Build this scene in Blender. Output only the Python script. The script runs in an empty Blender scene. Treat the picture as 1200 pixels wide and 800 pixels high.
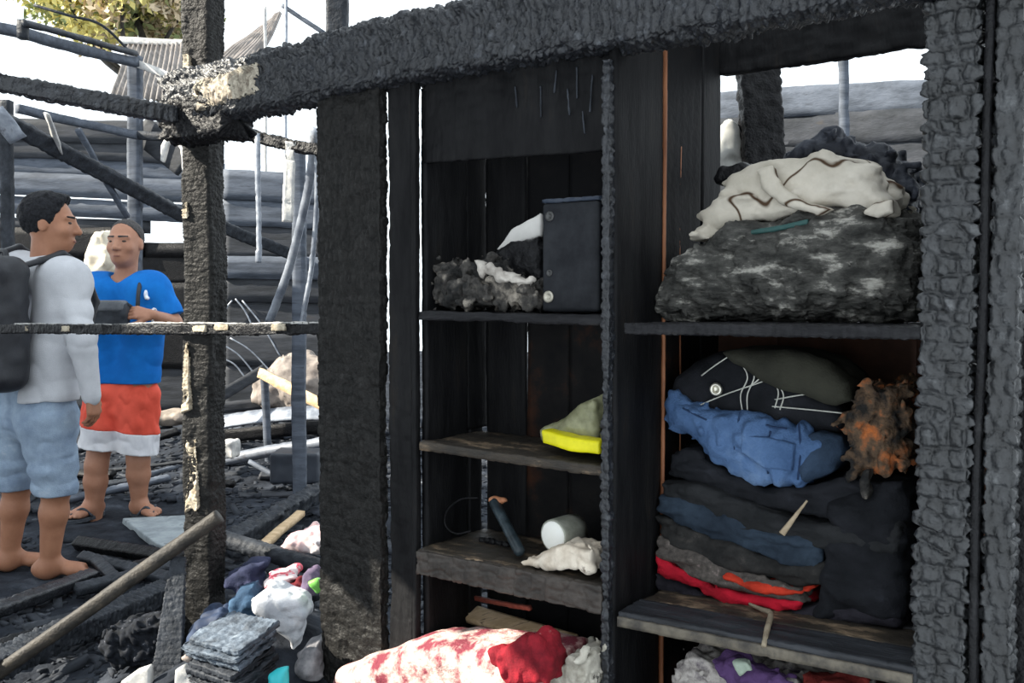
import bpy, math, random
import numpy as np
from mathutils import Vector, Matrix

# ------------------------------------------------------------------ camera, sky, sun, exposure
scn = bpy.context.scene
COL = scn.collection
FPX = 1100.0
PITCH = math.atan(45 / FPX)
CAM = np.array([0, 0, 1.2])
cd = bpy.data.cameras.new('camera'); cam = bpy.data.objects.new('camera', cd); COL.objects.link(cam)
cd.sensor_width = 36; cd.lens = FPX / 1200 * 36; cd.clip_start = .05; cd.clip_end = 200
cam.location = CAM; cam.rotation_euler = (math.pi / 2 - PITCH, 0, 0)
scn.camera = cam
wd = bpy.data.worlds.new('sky'); scn.world = wd; wd.use_nodes = True
bg = wd.node_tree.nodes['Background']
bg.inputs[0].default_value = (.86, .94, 1.0, 1); bg.inputs[1].default_value = 1.7
TO_SUN = Vector((-.88, -.15, .55)).normalized()
sl = bpy.data.lights.new('sun', 'SUN'); sun = bpy.data.objects.new('sun', sl); COL.objects.link(sun)
sl.energy = 14.0; sl.color = (1, .93, .80); sl.angle = math.radians(.6)
sun.location = TO_SUN * 20; sun.rotation_euler = TO_SUN.to_track_quat('Z', 'Y').to_euler()
scn.view_settings.view_transform = 'Standard'; scn.view_settings.look = 'None'
scn.view_settings.exposure = 0.0; scn.view_settings.gamma = 1; scn.view_settings.use_curve_mapping = False

# ------------------------------------------------------------------ pixel -> place
_f = np.array([0, math.cos(PITCH), -math.sin(PITCH)]); _u = np.array([0, math.sin(PITCH), math.cos(PITCH)])
ANG = math.radians(-36.25)
U = np.array([math.cos(ANG), math.sin(ANG), 0]); W = np.array([-math.sin(ANG), math.cos(ANG), 0])
O = np.array([.236, 2.0, 0])
def ray(x, y): return np.array([(x - 600) / FPX, 0, 0]) + _f - _u * ((y - 400) / FPX)
def P(x, y, Y):
    d = ray(x, y); return CAM + d * (Y / d[1])
def G(x, y, z=0.0):
    d = ray(x, y); return CAM + d * ((z - CAM[2]) / d[2])
def C(x, y, w=0.0):                      # cabinet plane at depth w -> local (s, z)
    d = ray(x, y); t = ((O - CAM) @ W + w) / (d @ W); q = CAM + d * t - O
    return q @ U, q[2]
def C3(x, y, w=0.0):
    s, z = C(x, y, w); return np.array([s, w, z])
def L2W(s, w, z): return O + U * s + W * w + np.array([0, 0, z])

# ------------------------------------------------------------------ noise
def _h(ix, iy, iz, seed):
    n = (ix.astype(np.int64) * 374761393 + iy.astype(np.int64) * 668265263 + iz.astype(np.int64) * 2147483647 + seed * 1274126177) & 0xffffffff
    n = ((n ^ (n >> 13)) * 1274126177) & 0xffffffff
    return ((n ^ (n >> 16)) & 0xffff) / 65535.0
def vnoise(x, y, z, seed=0):
    x, y, z = np.broadcast_arrays(x, y, z)
    ix, iy, iz = np.floor(x), np.floor(y), np.floor(z)
    fx, fy, fz = x - ix, y - iy, z - iz
    fx = fx * fx * (3 - 2 * fx); fy = fy * fy * (3 - 2 * fy); fz = fz * fz * (3 - 2 * fz)
    r = 0
    for a in (0, 1):
        for b in (0, 1):
            for c in (0, 1):
                r = r + _h(ix + a, iy + b, iz + c, seed) * (fx if a else 1 - fx) * (fy if b else 1 - fy) * (fz if c else 1 - fz)
    return r * 2 - 1
def fbm(x, y, z, seed=0, n=3):
    r = 0; a = 1.0; f = 1.0
    for i in range(n):
        r = r + a * vnoise(x * f, y * f, z * f, seed + i * 17); a *= .5; f *= 2.03
    return r

# ------------------------------------------------------------------ materials
MATS = {}
def mat(name, c1, c2=None, c3=None, scale=8, rough=.7, bump=0, bscale=60, spec=.3, stretch=(1, 1, 1), pos=(.38, .62), c3pos=.75, detail=6, metal=0, sheen=0):
    if name in MATS: return MATS[name]
    m = bpy.data.materials.new(name); m.use_nodes = True; MATS[name] = m
    nt = m.node_tree; N = nt.nodes; L = nt.links
    b = N['Principled BSDF']; b.inputs['Roughness'].default_value = rough
    b.inputs['Specular IOR Level'].default_value = spec; b.inputs['Metallic'].default_value = metal
    if sheen: b.inputs['Sheen Weight'].default_value = sheen
    tc = N.new('ShaderNodeTexCoord'); mp = N.new('ShaderNodeMapping'); mp.inputs['Scale'].default_value = stretch
    L.new(tc.outputs['Object'], mp.inputs[0])
    nz = N.new('ShaderNodeTexNoise'); nz.inputs['Scale'].default_value = scale; nz.inputs['Detail'].default_value = detail
    nz.inputs['Roughness'].default_value = .65
    L.new(mp.outputs[0], nz.inputs['Vector'])
    cr = N.new('ShaderNodeValToRGB'); e = cr.color_ramp.elements
    e[0].position, e[1].position = pos
    e[0].color = (*c1, 1); e[1].color = (*(c2 or c1), 1)
    if c3: q = e.new(c3pos); q.color = (*c3, 1)
    L.new(nz.outputs['Fac'], cr.inputs[0]); L.new(cr.outputs[0], b.inputs['Base Color'])
    if bump:
        n2 = N.new('ShaderNodeTexNoise'); n2.inputs['Scale'].default_value = bscale; n2.inputs['Detail'].default_value = 4
        L.new(mp.outputs[0], n2.inputs['Vector'])
        bp = N.new('ShaderNodeBump'); bp.inputs['Strength'].default_value = bump; bp.inputs['Distance'].default_value = .01
        L.new(n2.outputs['Fac'], bp.inputs['Height']); L.new(bp.outputs[0], b.inputs['Normal'])
    return m
CHAR = mat('charred wood', (0.0043, 0.0043, 0.0050), (0.0115, 0.0115, 0.0130), (0.0360, 0.0360, 0.0374), scale=30, rough=.42, bump=.5, bscale=120, spec=0.17, pos=(.3, .6), c3pos=.8)
CHARP = mat('charred wood of post', (0.0072, 0.0072, 0.0072), (0.0173, 0.0166, 0.0158), (0.0360, 0.0360, 0.0360), scale=40, rough=.5, bump=.4, bscale=150, spec=0.14, pos=(.3, .6), c3pos=.85)
CHARB = mat('charred wood of beam', (0.0086, 0.0094, 0.0115), (0.0216, 0.0238, 0.0288), (0.0864, 0.0936, 0.1080), scale=35, rough=.36, bump=.5, bscale=120, spec=.5, pos=(.3, .6), c3pos=.75)
PILM = mat('crazed charcoal blocks', (.010, .0105, .011), (.034, .036, .039), (.12, .125, .13), scale=24, rough=.36, bump=.35, bscale=110, spec=.5, pos=(.3, .6), c3pos=.78)
CHARG = mat('ash grey charred wood', (0.0144, 0.0166, 0.0202), (0.0396, 0.0446, 0.0540), (0.0864, 0.0936, 0.1080), scale=18, rough=.55, bump=.4, bscale=90, spec=0.14, pos=(.3, .6), c3pos=.8)
SOOT = mat('sooted board', (0.0050, 0.0050, 0.0058), (0.0122, 0.0122, 0.0130), (0.0202, 0.0173, 0.0151), scale=6, rough=.6, bump=.25, bscale=60, spec=0.10, stretch=(3, 3, .6), pos=(.35, .6), c3pos=.75)
SOOTB = mat('sooted board with bare brown patches', (0.0050, 0.0050, 0.0058), (0.0101, 0.0094, 0.0094), (0.0540, 0.0216, 0.0115), scale=5, rough=.65, bump=.2, bscale=60, spec=0.09, pos=(.45, .58), c3pos=.74)
SHELF = mat('charred shelf', (0.0086, 0.0086, 0.0101), (0.0216, 0.0216, 0.0238), (0.0432, 0.0396, 0.0360), scale=16, rough=.5, bump=.4, bscale=90, spec=0.14, stretch=(.4, 2, 2), pos=(.35, .6), c3pos=.8)
SHELFW = mat('charred shelf with pale burnt end', (.02, .018, .016), (.05, .04, .03), (.28, .20, .13), scale=6, rough=.6, bump=.3, bscale=90, stretch=(1, 3, 3), pos=(.35, .55), c3pos=.68)
COPPER = mat('bare reddish wood edge', (.16, .055, .022), (.32, .13, .06), (.05, .02, .012), scale=9, rough=.55, stretch=(3, 3, .5), c3pos=.72, spec=.3)
WOODL = mat('raw pale wood', (.42, .29, .16), (.62, .46, .29), (.10, .06, .04), scale=9, rough=.7, stretch=(.5, 3, 3), c3pos=.72, bump=.2)
WOODB = mat('grey brown pole wood', (.022, .020, .018), (.052, .045, .037), (.13, .10, .07), scale=9, rough=.6, stretch=(2, 2, 2), c3pos=.75, bump=.3)
GREYP = mat('weathered plank with blue haze', (.050, .060, .078), (.105, .122, .155), (.03, .035, .045), scale=5, rough=.7, stretch=(.6, 3, 4), c3pos=.76, bump=.2, bscale=40)  # plank grey lifted and blued, background haze put into the colour
GREYD = mat('sooty grey plank', (.022, .025, .03), (.048, .052, .062), (.07, .06, .05), scale=5, rough=.7, stretch=(.6, 3, 4), c3pos=.76, bump=.2, bscale=40)
METAL = mat('scorched zinc strip', (.16, .18, .22), (.34, .37, .42), (.07, .06, .06), scale=12, rough=.4, spec=.6, c3pos=.75, metal=.3)
ZINC = mat('rusty zinc roofing', (.10, .09, .085), (.22, .20, .19), (.12, .07, .045), scale=3, rough=.6, c3pos=.72, bump=.1)
PALE = mat('ash white stick', (.40, .40, .40), (.66, .64, .60), (.16, .15, .14), scale=14, rough=.8, c3pos=.74, bump=.2)
ASH = mat('dark ash ground', (.011, .0125, .016), (.032, .037, .047), (.085, .095, .115), scale=5, rough=.85, spec=.05, bump=.8, bscale=40, pos=(.35, .58), c3pos=.76, detail=9)
RUB = mat('ash rubble', (.013, .015, .019), (.05, .056, .068), (.22, .24, .27), scale=4, rough=.75, spec=.1, pos=(.35, .6), c3pos=.78)
SKIN1 = mat('tan skin', (.30, .135, .078), (.36, .17, .10), scale=12, rough=.5, spec=.35)
SKIN2 = mat('light tan skin', (.36, .17, .105), (.42, .21, .135), scale=12, rough=.5, spec=.35)
HAIRB = mat('black hair', (.006, .0065, .008), (.016, .017, .021), scale=90, rough=.6, spec=.12, bump=.4, bscale=200)
HAIRG = mat('cropped grey black hair', (.035, .032, .032), (.08, .075, .075), scale=120, rough=.8)
def cloth(name, c, d=None, e=None, **k):
    d = d or tuple(v * .75 for v in c)
    a = dict(scale=9, rough=.9, bump=.25, bscale=220, spec=.15); a.update(k)
    return mat(name, d, c, e, **a)

def veined(name, base, vein, vscale, width):
    m = mat(name, *base, scale=5, rough=.9, bump=.2, bscale=90); nt = m.node_tree; N = nt.nodes; L = nt.links
    tc = N.new('ShaderNodeTexCoord'); n = N.new('ShaderNodeTexNoise'); n.inputs['Scale'].default_value = vscale; n.inputs['Detail'].default_value = 2
    L.new(tc.outputs['Object'], n.inputs['Vector'])
    s_ = N.new('ShaderNodeMath'); s_.operation = 'SUBTRACT'; s_.inputs[1].default_value = .5; L.new(n.outputs['Fac'], s_.inputs[0])
    a = N.new('ShaderNodeMath'); a.operation = 'ABSOLUTE'; L.new(s_.outputs[0], a.inputs[0])
    cr = N.new('ShaderNodeValToRGB'); e = cr.color_ramp.elements; e[0].position = width * .3; e[0].color = (0, 0, 0, 1); e[1].position = width; e[1].color = (1, 1, 1, 1); L.new(a.outputs[0], cr.inputs[0])
    mx = N.new('ShaderNodeMix'); mx.data_type = 'RGBA'; b = N['Principled BSDF']; src = b.inputs['Base Color'].links[0].from_socket
    L.new(cr.outputs[0], mx.inputs[0]); mx.inputs[6].default_value = (*vein, 1); L.new(src, mx.inputs[7]); L.new(mx.outputs[2], b.inputs['Base Color']); return m

# ------------------------------------------------------------------ object helpers
def tag(o, label, cat, group=None):
    o['label'] = label; o['category'] = cat
    if group: o['group'] = group
    return o
def struct(o): o['kind'] = 'structure'; return o
def mesh_obj(name, v, f, m, parent=None, loc=None, smooth=True):
    me = bpy.data.meshes.new(name)
    v = np.asarray(v, dtype=float)
    if loc is not None: v = v - np.asarray(loc)
    if isinstance(f, np.ndarray) and f.ndim == 2:
        nv, nf, k = len(v), len(f), f.shape[1]
        me.vertices.add(nv); me.vertices.foreach_set('co', v.astype(np.float32).ravel())
        me.loops.add(nf * k); me.loops.foreach_set('vertex_index', f.astype(np.int32).ravel())
        me.polygons.add(nf); me.polygons.foreach_set('loop_start', np.arange(0, nf * k, k, dtype=np.int32))
        me.update(calc_edges=True); me.validate()
    else:
        me.from_pydata([tuple(q) for q in v], [], [tuple(int(i) for i in q) for q in f])
    me.materials.append(m)
    if smooth: me.polygons.foreach_set('use_smooth', [True] * len(me.polygons))
    me.update()
    o = bpy.data.objects.new(name, me); COL.objects.link(o)
    if loc is not None: o.location = tuple(loc)
    if parent: o.parent = parent
    return o
def empty(name, label, cat, loc=(0, 0, 0), rz=0, group=None):
    o = bpy.data.objects.new(name, None); COL.objects.link(o); o.location = tuple(loc); o.rotation_euler = (0, 0, rz)
    o.empty_display_size = .1
    return tag(o, label, cat, group)
def nrm(v): v = np.asarray(v, float); return v / np.linalg.norm(v)
_seed = [0]
def timber(name, A, B, wid, thk, m, parent=None, hint=(0, -1, 0), cl=.03, cp=.03, amp=.004, res=.006, wob=.004, jag=(0, 0), taper=1.0, bow=None, ero=0.0, round_=.25, ew=.22):
    """a timber with a crazed, cracked and eroded surface; A,B = end centres"""
    _seed[0] += 1; sd = _seed[0]
    A = np.asarray(A, float); B = np.asarray(B, float); L = np.linalg.norm(B - A); d = (B - A) / L
    h = np.asarray(hint, float); t = h - d * (h @ d); t = nrm(t); wv = np.cross(d, t)
    a, b = wid / 2, thk / 2; r = min(a, b) * round_ * 2 if round_ >= .5 else min(a, b) * round_
    r = min(r, min(a, b) * .999)
    res = max(res, L / 700)
    nx = max(2, int(wid / res)); ny = max(2, int(thk / res)); nl = max(2, int(L / res))
    q = []
    for i in range(nx): q.append((-a + wid * i / nx, -b))
    for i in range(ny): q.append((a, -b + thk * i / ny))
    for i in range(nx): q.append((a - wid * i / nx, b))
    for i in range(ny): q.append((-a, b - thk * i / ny))
    q = np.array(q); core = np.clip(q, [-(a - r), -(b - r)], [a - r, b - r]); n = q - core
    ln = np.linalg.norm(n, axis=1, keepdims=True); n = n / np.maximum(ln, 1e-9)
    q = core + n * r
    seg = np.linalg.norm(np.roll(q, -1, 0) - q, axis=1); p = np.concatenate([[0], np.cumsum(seg)[:-1]]) + sd * 3.7
    l = np.linspace(0, L, nl + 1)
    PP, LL = np.meshgrid(p, l)
    row = LL / cl + .35 * vnoise(PP / (cp * 1.5), LL / cl, 0 * PP, sd) ; ri = np.floor(row); rf = row - ri
    hr = _h(ri, ri * 0, ri * 0, sd); cw = cp * (.65 + .7 * hr)
    col = PP / cw + hr * 7 + .25 * vnoise(PP / cp, LL / cl * 1.3, 0 * PP + 3, sd); ci = np.floor(col); cf = col - ci
    ed = np.minimum(np.minimum(rf, 1 - rf) * cl, np.minimum(cf, 1 - cf) * cw); w = ew * min(cl, cp)
    e = np.clip(ed / w, 0, 1); e = e * e * (3 - 2 * e)
    D = amp * (e - 1) + amp * .9 * (_h(ri, ci, ri * 0, sd + 5) - .5) * e + amp * .4 * vnoise(PP / .006, LL / .006, 0 * PP, sd + 9)
    qx, qy = q[:, 0][None], q[:, 1][None]
    er = 0
    if ero: er = -ero * np.clip(fbm(qx / .05 + sd, qy / .05, LL / .06, sd + 3) - .05, 0, 1)
    D = D + er
    tp = (1 + (taper - 1) * LL / L)
    X = qx * tp + n[:, 0][None] * D; Y_ = qy * tp + n[:, 1][None] * D
    ox = wob * fbm(l * 2.2, 0 * l + sd, 0 * l, sd, 2)[:, None]; oy = wob * fbm(l * 2.2, 0 * l + sd + 9, 0 * l, sd + 1, 2)[:, None]
    X = X + ox; Y_ = Y_ + oy
    Ld = LL.copy()
    js = fbm(qx / .025, qy / .025, 0 * qx + sd, sd + 4, 2) * .5 + .5
    if jag[0]: Ld = Ld + jag[0] * js * (1 - LL / L) ** 2
    if jag[1]: Ld = Ld - jag[1] * js * (LL / L) ** 2
    V = A + Ld[..., None] * d + X[..., None] * wv + Y_[..., None] * t
    if bow is not None: V = V + np.asarray(bow) * (4 * (LL / L) * (1 - LL / L))[..., None]
    npn = len(p); V = V.reshape(-1, 3)
    i = np.arange(nl)[:, None] * npn; j = np.arange(npn)[None]; j2 = (j + 1) % npn
    Fq = np.stack([i + j, i + npn + j, i + npn + j2, i + j2], -1).reshape(-1, 4)
    c0 = V[:npn].mean(0); c1 = V[-npn:].mean(0); V = np.vstack([V, c0, c1]); k0 = len(V) - 2; k1 = k0 + 1
    jj = np.arange(npn); jn = (jj + 1) % npn; base = nl * npn
    tri0 = np.stack([jj, jn, np.full(npn, k0)], -1); tri1 = np.stack([base + jn, base + jj, np.full(npn, k1)], -1)
    return mesh_mixed(name, V, Fq, np.vstack([tri0, tri1]), m, parent, None if parent else A)
def mesh_mixed(name, v, quads, tris, m, parent=None, loc=None, smooth=True):
    me = bpy.data.meshes.new(name); v = np.asarray(v, float)
    if loc is not None: v = v - np.asarray(loc)
    me.vertices.add(len(v)); me.vertices.foreach_set('co', v.astype(np.float32).ravel())
    li = np.concatenate([quads.ravel(), tris.ravel()]).astype(np.int32)
    ls = np.concatenate([np.arange(len(quads)) * 4, len(quads) * 4 + np.arange(len(tris)) * 3]).astype(np.int32)
    me.loops.add(len(li)); me.loops.foreach_set('vertex_index', li)
    me.polygons.add(len(ls)); me.polygons.foreach_set('loop_start', ls)
    me.update(calc_edges=True); me.validate()
    me.polygons.foreach_set('use_smooth', [smooth] * len(me.polygons)); me.materials.append(m); me.update()
    o = bpy.data.objects.new(name, me); COL.objects.link(o)
    if loc is not None: o.location = tuple(loc)
    if parent: o.parent = parent
    return o
def plain(*a, **k):                       # far or smooth timber: coarser, no cracks
    d = dict(cl=.25, cp=.12, amp=.004, res=.03, wob=.006, ew=.08); d.update(k); return timber(*a, **d)
def tube(name, pts, rad, m, parent=None, n=8):
    pts = np.array(pts, float)
    if len(pts) > 2:                      # Catmull-Rom
        q = []
        ext = np.vstack([2 * pts[0] - pts[1], pts, 2 * pts[-1] - pts[-2]])
        for i in range(1, len(ext) - 2):
            for t in np.linspace(0, 1, 6, endpoint=False):
                a, b, c, d = ext[i - 1:i + 3]
                q.append(.5 * (2 * b + (c - a) * t + (2 * a - 5 * b + 4 * c - d) * t * t + (3 * b - a - 3 * c + d) * t ** 3))
        q.append(pts[-1]); pts = np.array(q)
    rad = np.interp(np.linspace(0, 1, len(pts)), np.linspace(0, 1, len(np.atleast_1d(rad))), np.atleast_1d(rad))
    T = np.gradient(pts, axis=0); V = []
    h = np.array([0.3, .5, .8])
    for p_, t, r in zip(pts, T, rad):
        t = nrm(t); x = nrm(np.cross(t, h)); y = np.cross(t, x)
        for k in range(n):
            an = 2 * math.pi * k / n; V.append(p_ + r * (x * math.cos(an) + y * math.sin(an)))
    F = []
    for i in range(len(pts) - 1):
        for k in range(n):
            k2 = (k + 1) % n; F.append((i * n + k, i * n + k2, i * n + n + k2, i * n + n + k))
    F.append(tuple(reversed(range(n)))); F.append(tuple(range((len(pts) - 1) * n, len(pts) * n)))
    return mesh_obj(name, V, F, m, parent, None if parent else pts[0])
def lathe(name, A, axis, prof, m, parent=None, n=24):
    """prof: list of (distance along axis, radius)"""
    A = np.asarray(A, float); d = nrm(axis); x = nrm(np.cross(d, [.31, .2, .93])); y = np.cross(d, x); V = []; F = []
    for l, r in prof:
        for k in range(n):
            an = 2 * math.pi * k / n; V.append(A + d * l + max(r, 1e-4) * (x * math.cos(an) + y * math.sin(an)))
    for i in range(len(prof) - 1):
        for k in range(n):
            k2 = (k + 1) % n; F.append((i * n + k, i * n + k2, i * n + n + k2, i * n + n + k))
    F.append(tuple(reversed(range(n)))); F.append(tuple(range((len(prof) - 1) * n, len(prof) * n)))
    return mesh_obj(name, V, F, m, parent, None if parent else A)

# ------------------------------------------------------------------ signed-distance bodies -> continuous meshes
class Field:
    def __init__(s, lo, hi, h):
        s.lo = np.asarray(lo, float); s.h = h
        s.n = np.ceil((np.asarray(hi) - s.lo) / h).astype(int) + 1
        s.ax = [s.lo[i] + h * np.arange(s.n[i]) for i in range(3)]
        s.F = np.full(s.n, .15, dtype=np.float32)
    def block(s, lo, hi):
        i0 = np.clip(np.floor((lo - s.lo) / s.h).astype(int), 0, s.n); i1 = np.clip(np.ceil((hi - s.lo) / s.h).astype(int) + 1, 0, s.n)
        sl_ = tuple(slice(a, b) for a, b in zip(i0, i1))
        g = np.meshgrid(*[s.ax[i][sl_[i]] for i in range(3)], indexing='ij', sparse=True)
        return sl_, g
    def grid(s): return np.meshgrid(*s.ax, indexing='ij', sparse=True)
    def _add(s, sl_, d, k):
        a = s.F[sl_]
        if k > 0:
            hh = np.maximum(k - np.abs(a - d), 0) / k; s.F[sl_] = np.minimum(a, d) - hh * hh * k * .25
        else: s.F[sl_] = np.minimum(a, d)
    def cone(s, a, b, ra, rb, k=.02):
        a = np.asarray(a, float); b = np.asarray(b, float); m_ = max(ra, rb) + .06
        sl_, (x, y, z) = s.block(np.minimum(a, b) - m_, np.maximum(a, b) + m_)
        ba = b - a; L = max(ba @ ba, 1e-9)
        t = np.clip(((x - a[0]) * ba[0] + (y - a[1]) * ba[1] + (z - a[2]) * ba[2]) / L, 0, 1)
        d = np.sqrt((x - a[0] - t * ba[0]) ** 2 + (y - a[1] - t * ba[1]) ** 2 + (z - a[2] - t * ba[2]) ** 2) - (ra + (rb - ra) * t)
        s._add(sl_, d, k); return s
    def ell(s, c, rad, R=None, k=.02):
        c = np.asarray(c, float); rad = np.asarray(rad, float); R = np.eye(3) if R is None else np.asarray(R)
        m_ = rad.max() + .06
        sl_, (x, y, z) = s.block(c - m_, c + m_)
        q = [((x - c[0]) * R[i][0] + (y - c[1]) * R[i][1] + (z - c[2]) * R[i][2]) for i in range(3)]
        k0 = np.sqrt(sum((q[i] / rad[i]) ** 2 for i in range(3))); k1 = np.sqrt(sum((q[i] / rad[i] ** 2) ** 2 for i in range(3))) + 1e-6
        s._add(sl_, k0 * (k0 - 1) / k1, k); return s
    def rbox(s, c, half, r, R=None, k=.01):
        c = np.asarray(c, float); half = np.asarray(half, float); R = np.eye(3) if R is None else np.asarray(R)
        m_ = np.linalg.norm(half) + .05
        sl_, (x, y, z) = s.block(c - m_, c + m_)
        q = [np.abs((x - c[0]) * R[i][0] + (y - c[1]) * R[i][1] + (z - c[2]) * R[i][2]) - (half[i] - r) for i in range(3)]
        d = np.sqrt(sum(np.maximum(v, 0) ** 2 for v in q)) + np.minimum(np.maximum(np.maximum(q[0], q[1]), q[2]), 0) - r
        s._add(sl_, d, k); return s
    def cut(s, n, off):                   # keep the side where n.p <= off
        x, y, z = s.grid(); s.F = np.maximum(s.F, (x * n[0] + y * n[1] + z * n[2] - off)).astype(np.float32); return s
    def rough(s, amp, sc, seed=0, n=2, ridge=False):
        near = np.abs(s.F) < (amp * 3 + s.h * 3); i = np.nonzero(near)
        x, y, z = (s.ax[k][i[k]] for k in range(3)); sc = np.broadcast_to(np.asarray(sc, float), 3)
        v = fbm(x / sc[0], y / sc[1], z / sc[2], seed, n)
        if ridge: v = 1 - 2 * np.abs(v)
        s.F[i] += (amp * v).astype(np.float32); return s
    def mesh(s, name, m, parent=None, loc=None):
        F = s.F; S = F < 0
        S[0] = S[-1] = False; S[:, 0] = S[:, -1] = False; S[:, :, 0] = S[:, :, -1] = False
        F = np.where(S, F, np.maximum(F, 1e-5))
        cnt = np.zeros(np.array(S.shape) - 1, np.int8)
        for a in (0, 1):
            for b in (0, 1):
                for c in (0, 1): cnt += S[a:S.shape[0] - 1 + a, b:S.shape[1] - 1 + b, c:S.shape[2] - 1 + c]
        I = np.nonzero((cnt > 0) & (cnt < 8)); idm = np.full(cnt.shape, -1, np.int32); idm[I] = np.arange(len(I[0]))
        cor = [(a, b, c) for a in (0, 1) for b in (0, 1) for c in (0, 1)]
        val = {c: F[I[0] + c[0], I[1] + c[1], I[2] + c[2]] for c in cor}
        acc = np.zeros((len(I[0]), 3)); num = np.zeros(len(I[0]))
        for c in cor:
            for axn in range(3):
                if c[axn] == 0:
                    e = list(c); e[axn] = 1; e = tuple(e); f0, f1 = val[c], val[e]; cr = (f0 < 0) != (f1 < 0)
                    t = np.where(cr, f0 / np.where(cr, f0 - f1, 1), 0); pt = np.zeros((len(t), 3)); pt[:] = c; pt[:, axn] = t
                    acc += pt * cr[:, None]; num += cr
        V = s.lo + s.h * (np.stack(I, 1) + acc / num[:, None])
        Q = []
        for axn in range(3):
            a, b = (axn + 1) % 3, (axn + 2) % 3
            s0 = [slice(None)] * 3; s1 = [slice(None)] * 3; s0[axn] = slice(0, -1); s1[axn] = slice(1, None)
            A_, B_ = S[tuple(s0)], S[tuple(s1)]
            for flip in (0, 1):
                E_ = np.nonzero((A_ & ~B_) if not flip else (~A_ & B_))
                E_ = np.stack(E_, 1)
                def cell(da, db):
                    q = E_.copy(); q[:, a] += da; q[:, b] += db; return idm[q[:, 0], q[:, 1], q[:, 2]]
                q = np.stack([cell(-1, -1), cell(0, -1), cell(0, 0), cell(-1, 0)], 1)
                Q.append(q[:, ::-1] if flip else q)
        Q = np.vstack(Q)
        if loc is None and parent is None: loc = np.array([V[:, 0].mean(), V[:, 1].mean(), V[:, 2].min()])
        return mesh_obj(name, V, Q, m, parent, loc)
def poly_sdf(px, py, poly):
    poly = np.asarray(poly, float); d = np.full(np.broadcast(px, py).shape, 1e9); s = np.ones(d.shape)
    n = len(poly)
    for i in range(n):
        a, b = poly[i], poly[i - 1]; e = b - a; wx, wy = px - a[0], py - a[1]
        t = np.clip((wx * e[0] + wy * e[1]) / max(e @ e, 1e-12), 0, 1)
        d = np.minimum(d, (wx - e[0] * t) ** 2 + (wy - e[1] * t) ** 2)
        c1 = py >= a[1]; c2 = py < b[1]; c3 = e[0] * wy > e[1] * wx
        s = np.where((c1 & c2 & c3) | (~c1 & ~c2 & ~c3), -s, s)
    return s * np.sqrt(d)
def soft(name, pix, w0, w1, m, parent=None, r=.03, h=.006, amp=.006, sc=.05, seed=0, ridge=False, slant=0.0, bulge=0.0, plane='cab', fine=0.0):
    """soft body with the outline seen on its front, real depth w0..w1 (cabinet depth) and rounded edges; cabinet-local mesh moved to the world"""
    poly = np.array([C(x, y, w0 + .3 * (w1 - w0)) for x, y in pix]) if plane == 'cab' else np.array([(P(x, y, w0)[0], P(x, y, w0)[2]) for x, y in pix])
    lo = np.array([poly[:, 0].min(), w0, poly[:, 1].min()]) - .03; hi = np.array([poly[:, 0].max(), w1, poly[:, 1].max()]) + .03
    fl = Field(lo, hi, h); x, y, z = fl.grid()
    d2 = poly_sdf(x[:, 0, :], z[0, 0, :][None, :], poly)[:, None, :]
    wc = (w0 + w1) / 2 + slant * (z - lo[2]); T = (w1 - w0) / 2
    if bulge: T = T * (1 - bulge + bulge * np.clip(-d2 / (.35 * min(np.ptp(poly[:, 0]), np.ptp(poly[:, 1]))), 0, 1))
    dw = np.abs(y - wc) - T
    a, b = d2 + r, dw + r
    fl.F = (np.minimum(np.maximum(a, b), 0) + np.sqrt(np.maximum(a, 0) ** 2 + np.maximum(b, 0) ** 2) - r).astype(np.float32)
    if amp: fl.rough(amp, sc, seed, 3, ridge)
    if fine: fl.rough(fine, .012, seed + 3, 2)
    c = np.array([(lo[0] + hi[0]) / 2, (w0 + w1) / 2, poly[:, 1].min()])
    if plane == 'cab':
        if parent: return fl.mesh(name, m, parent, c * 0)
        o = fl.mesh(name, m, None, c); o.location = tuple(L2W(*c)); o.rotation_euler = (0, 0, ANG); return o
    return fl.mesh(name, m, parent, None if parent is None else c * 0)
def lump(name, c, rad, m, R=None, h=.006, amp=.008, sc=.05, seed=0, ridge=False, box=0, parent=None, fine=0):
    c = np.asarray(c, float); rad = np.asarray(rad, float); e = np.linalg.norm(rad) + .02 if R is not None else rad + .03
    fl = Field(c - e, c + e, h)
    if box: fl.rbox(c, rad, box, R, 0)
    else: fl.ell(c, rad, R, 0)
    fl.rough(amp, sc, seed, 3, ridge)
    if fine: fl.rough(fine, .012, seed + 3, 2)
    return fl.mesh(name, m, parent)
def rotz(a): c, s_ = math.cos(a), math.sin(a); return np.array([[c, s_, 0], [-s_, c, 0], [0, 0, 1]])
def rot_axes(f, u=(0, 0, 1)):
    f = nrm(f); r = nrm(np.cross(f, u)); return np.array([r, f, np.cross(r, f)])
RC = rotz(ANG)

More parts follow.
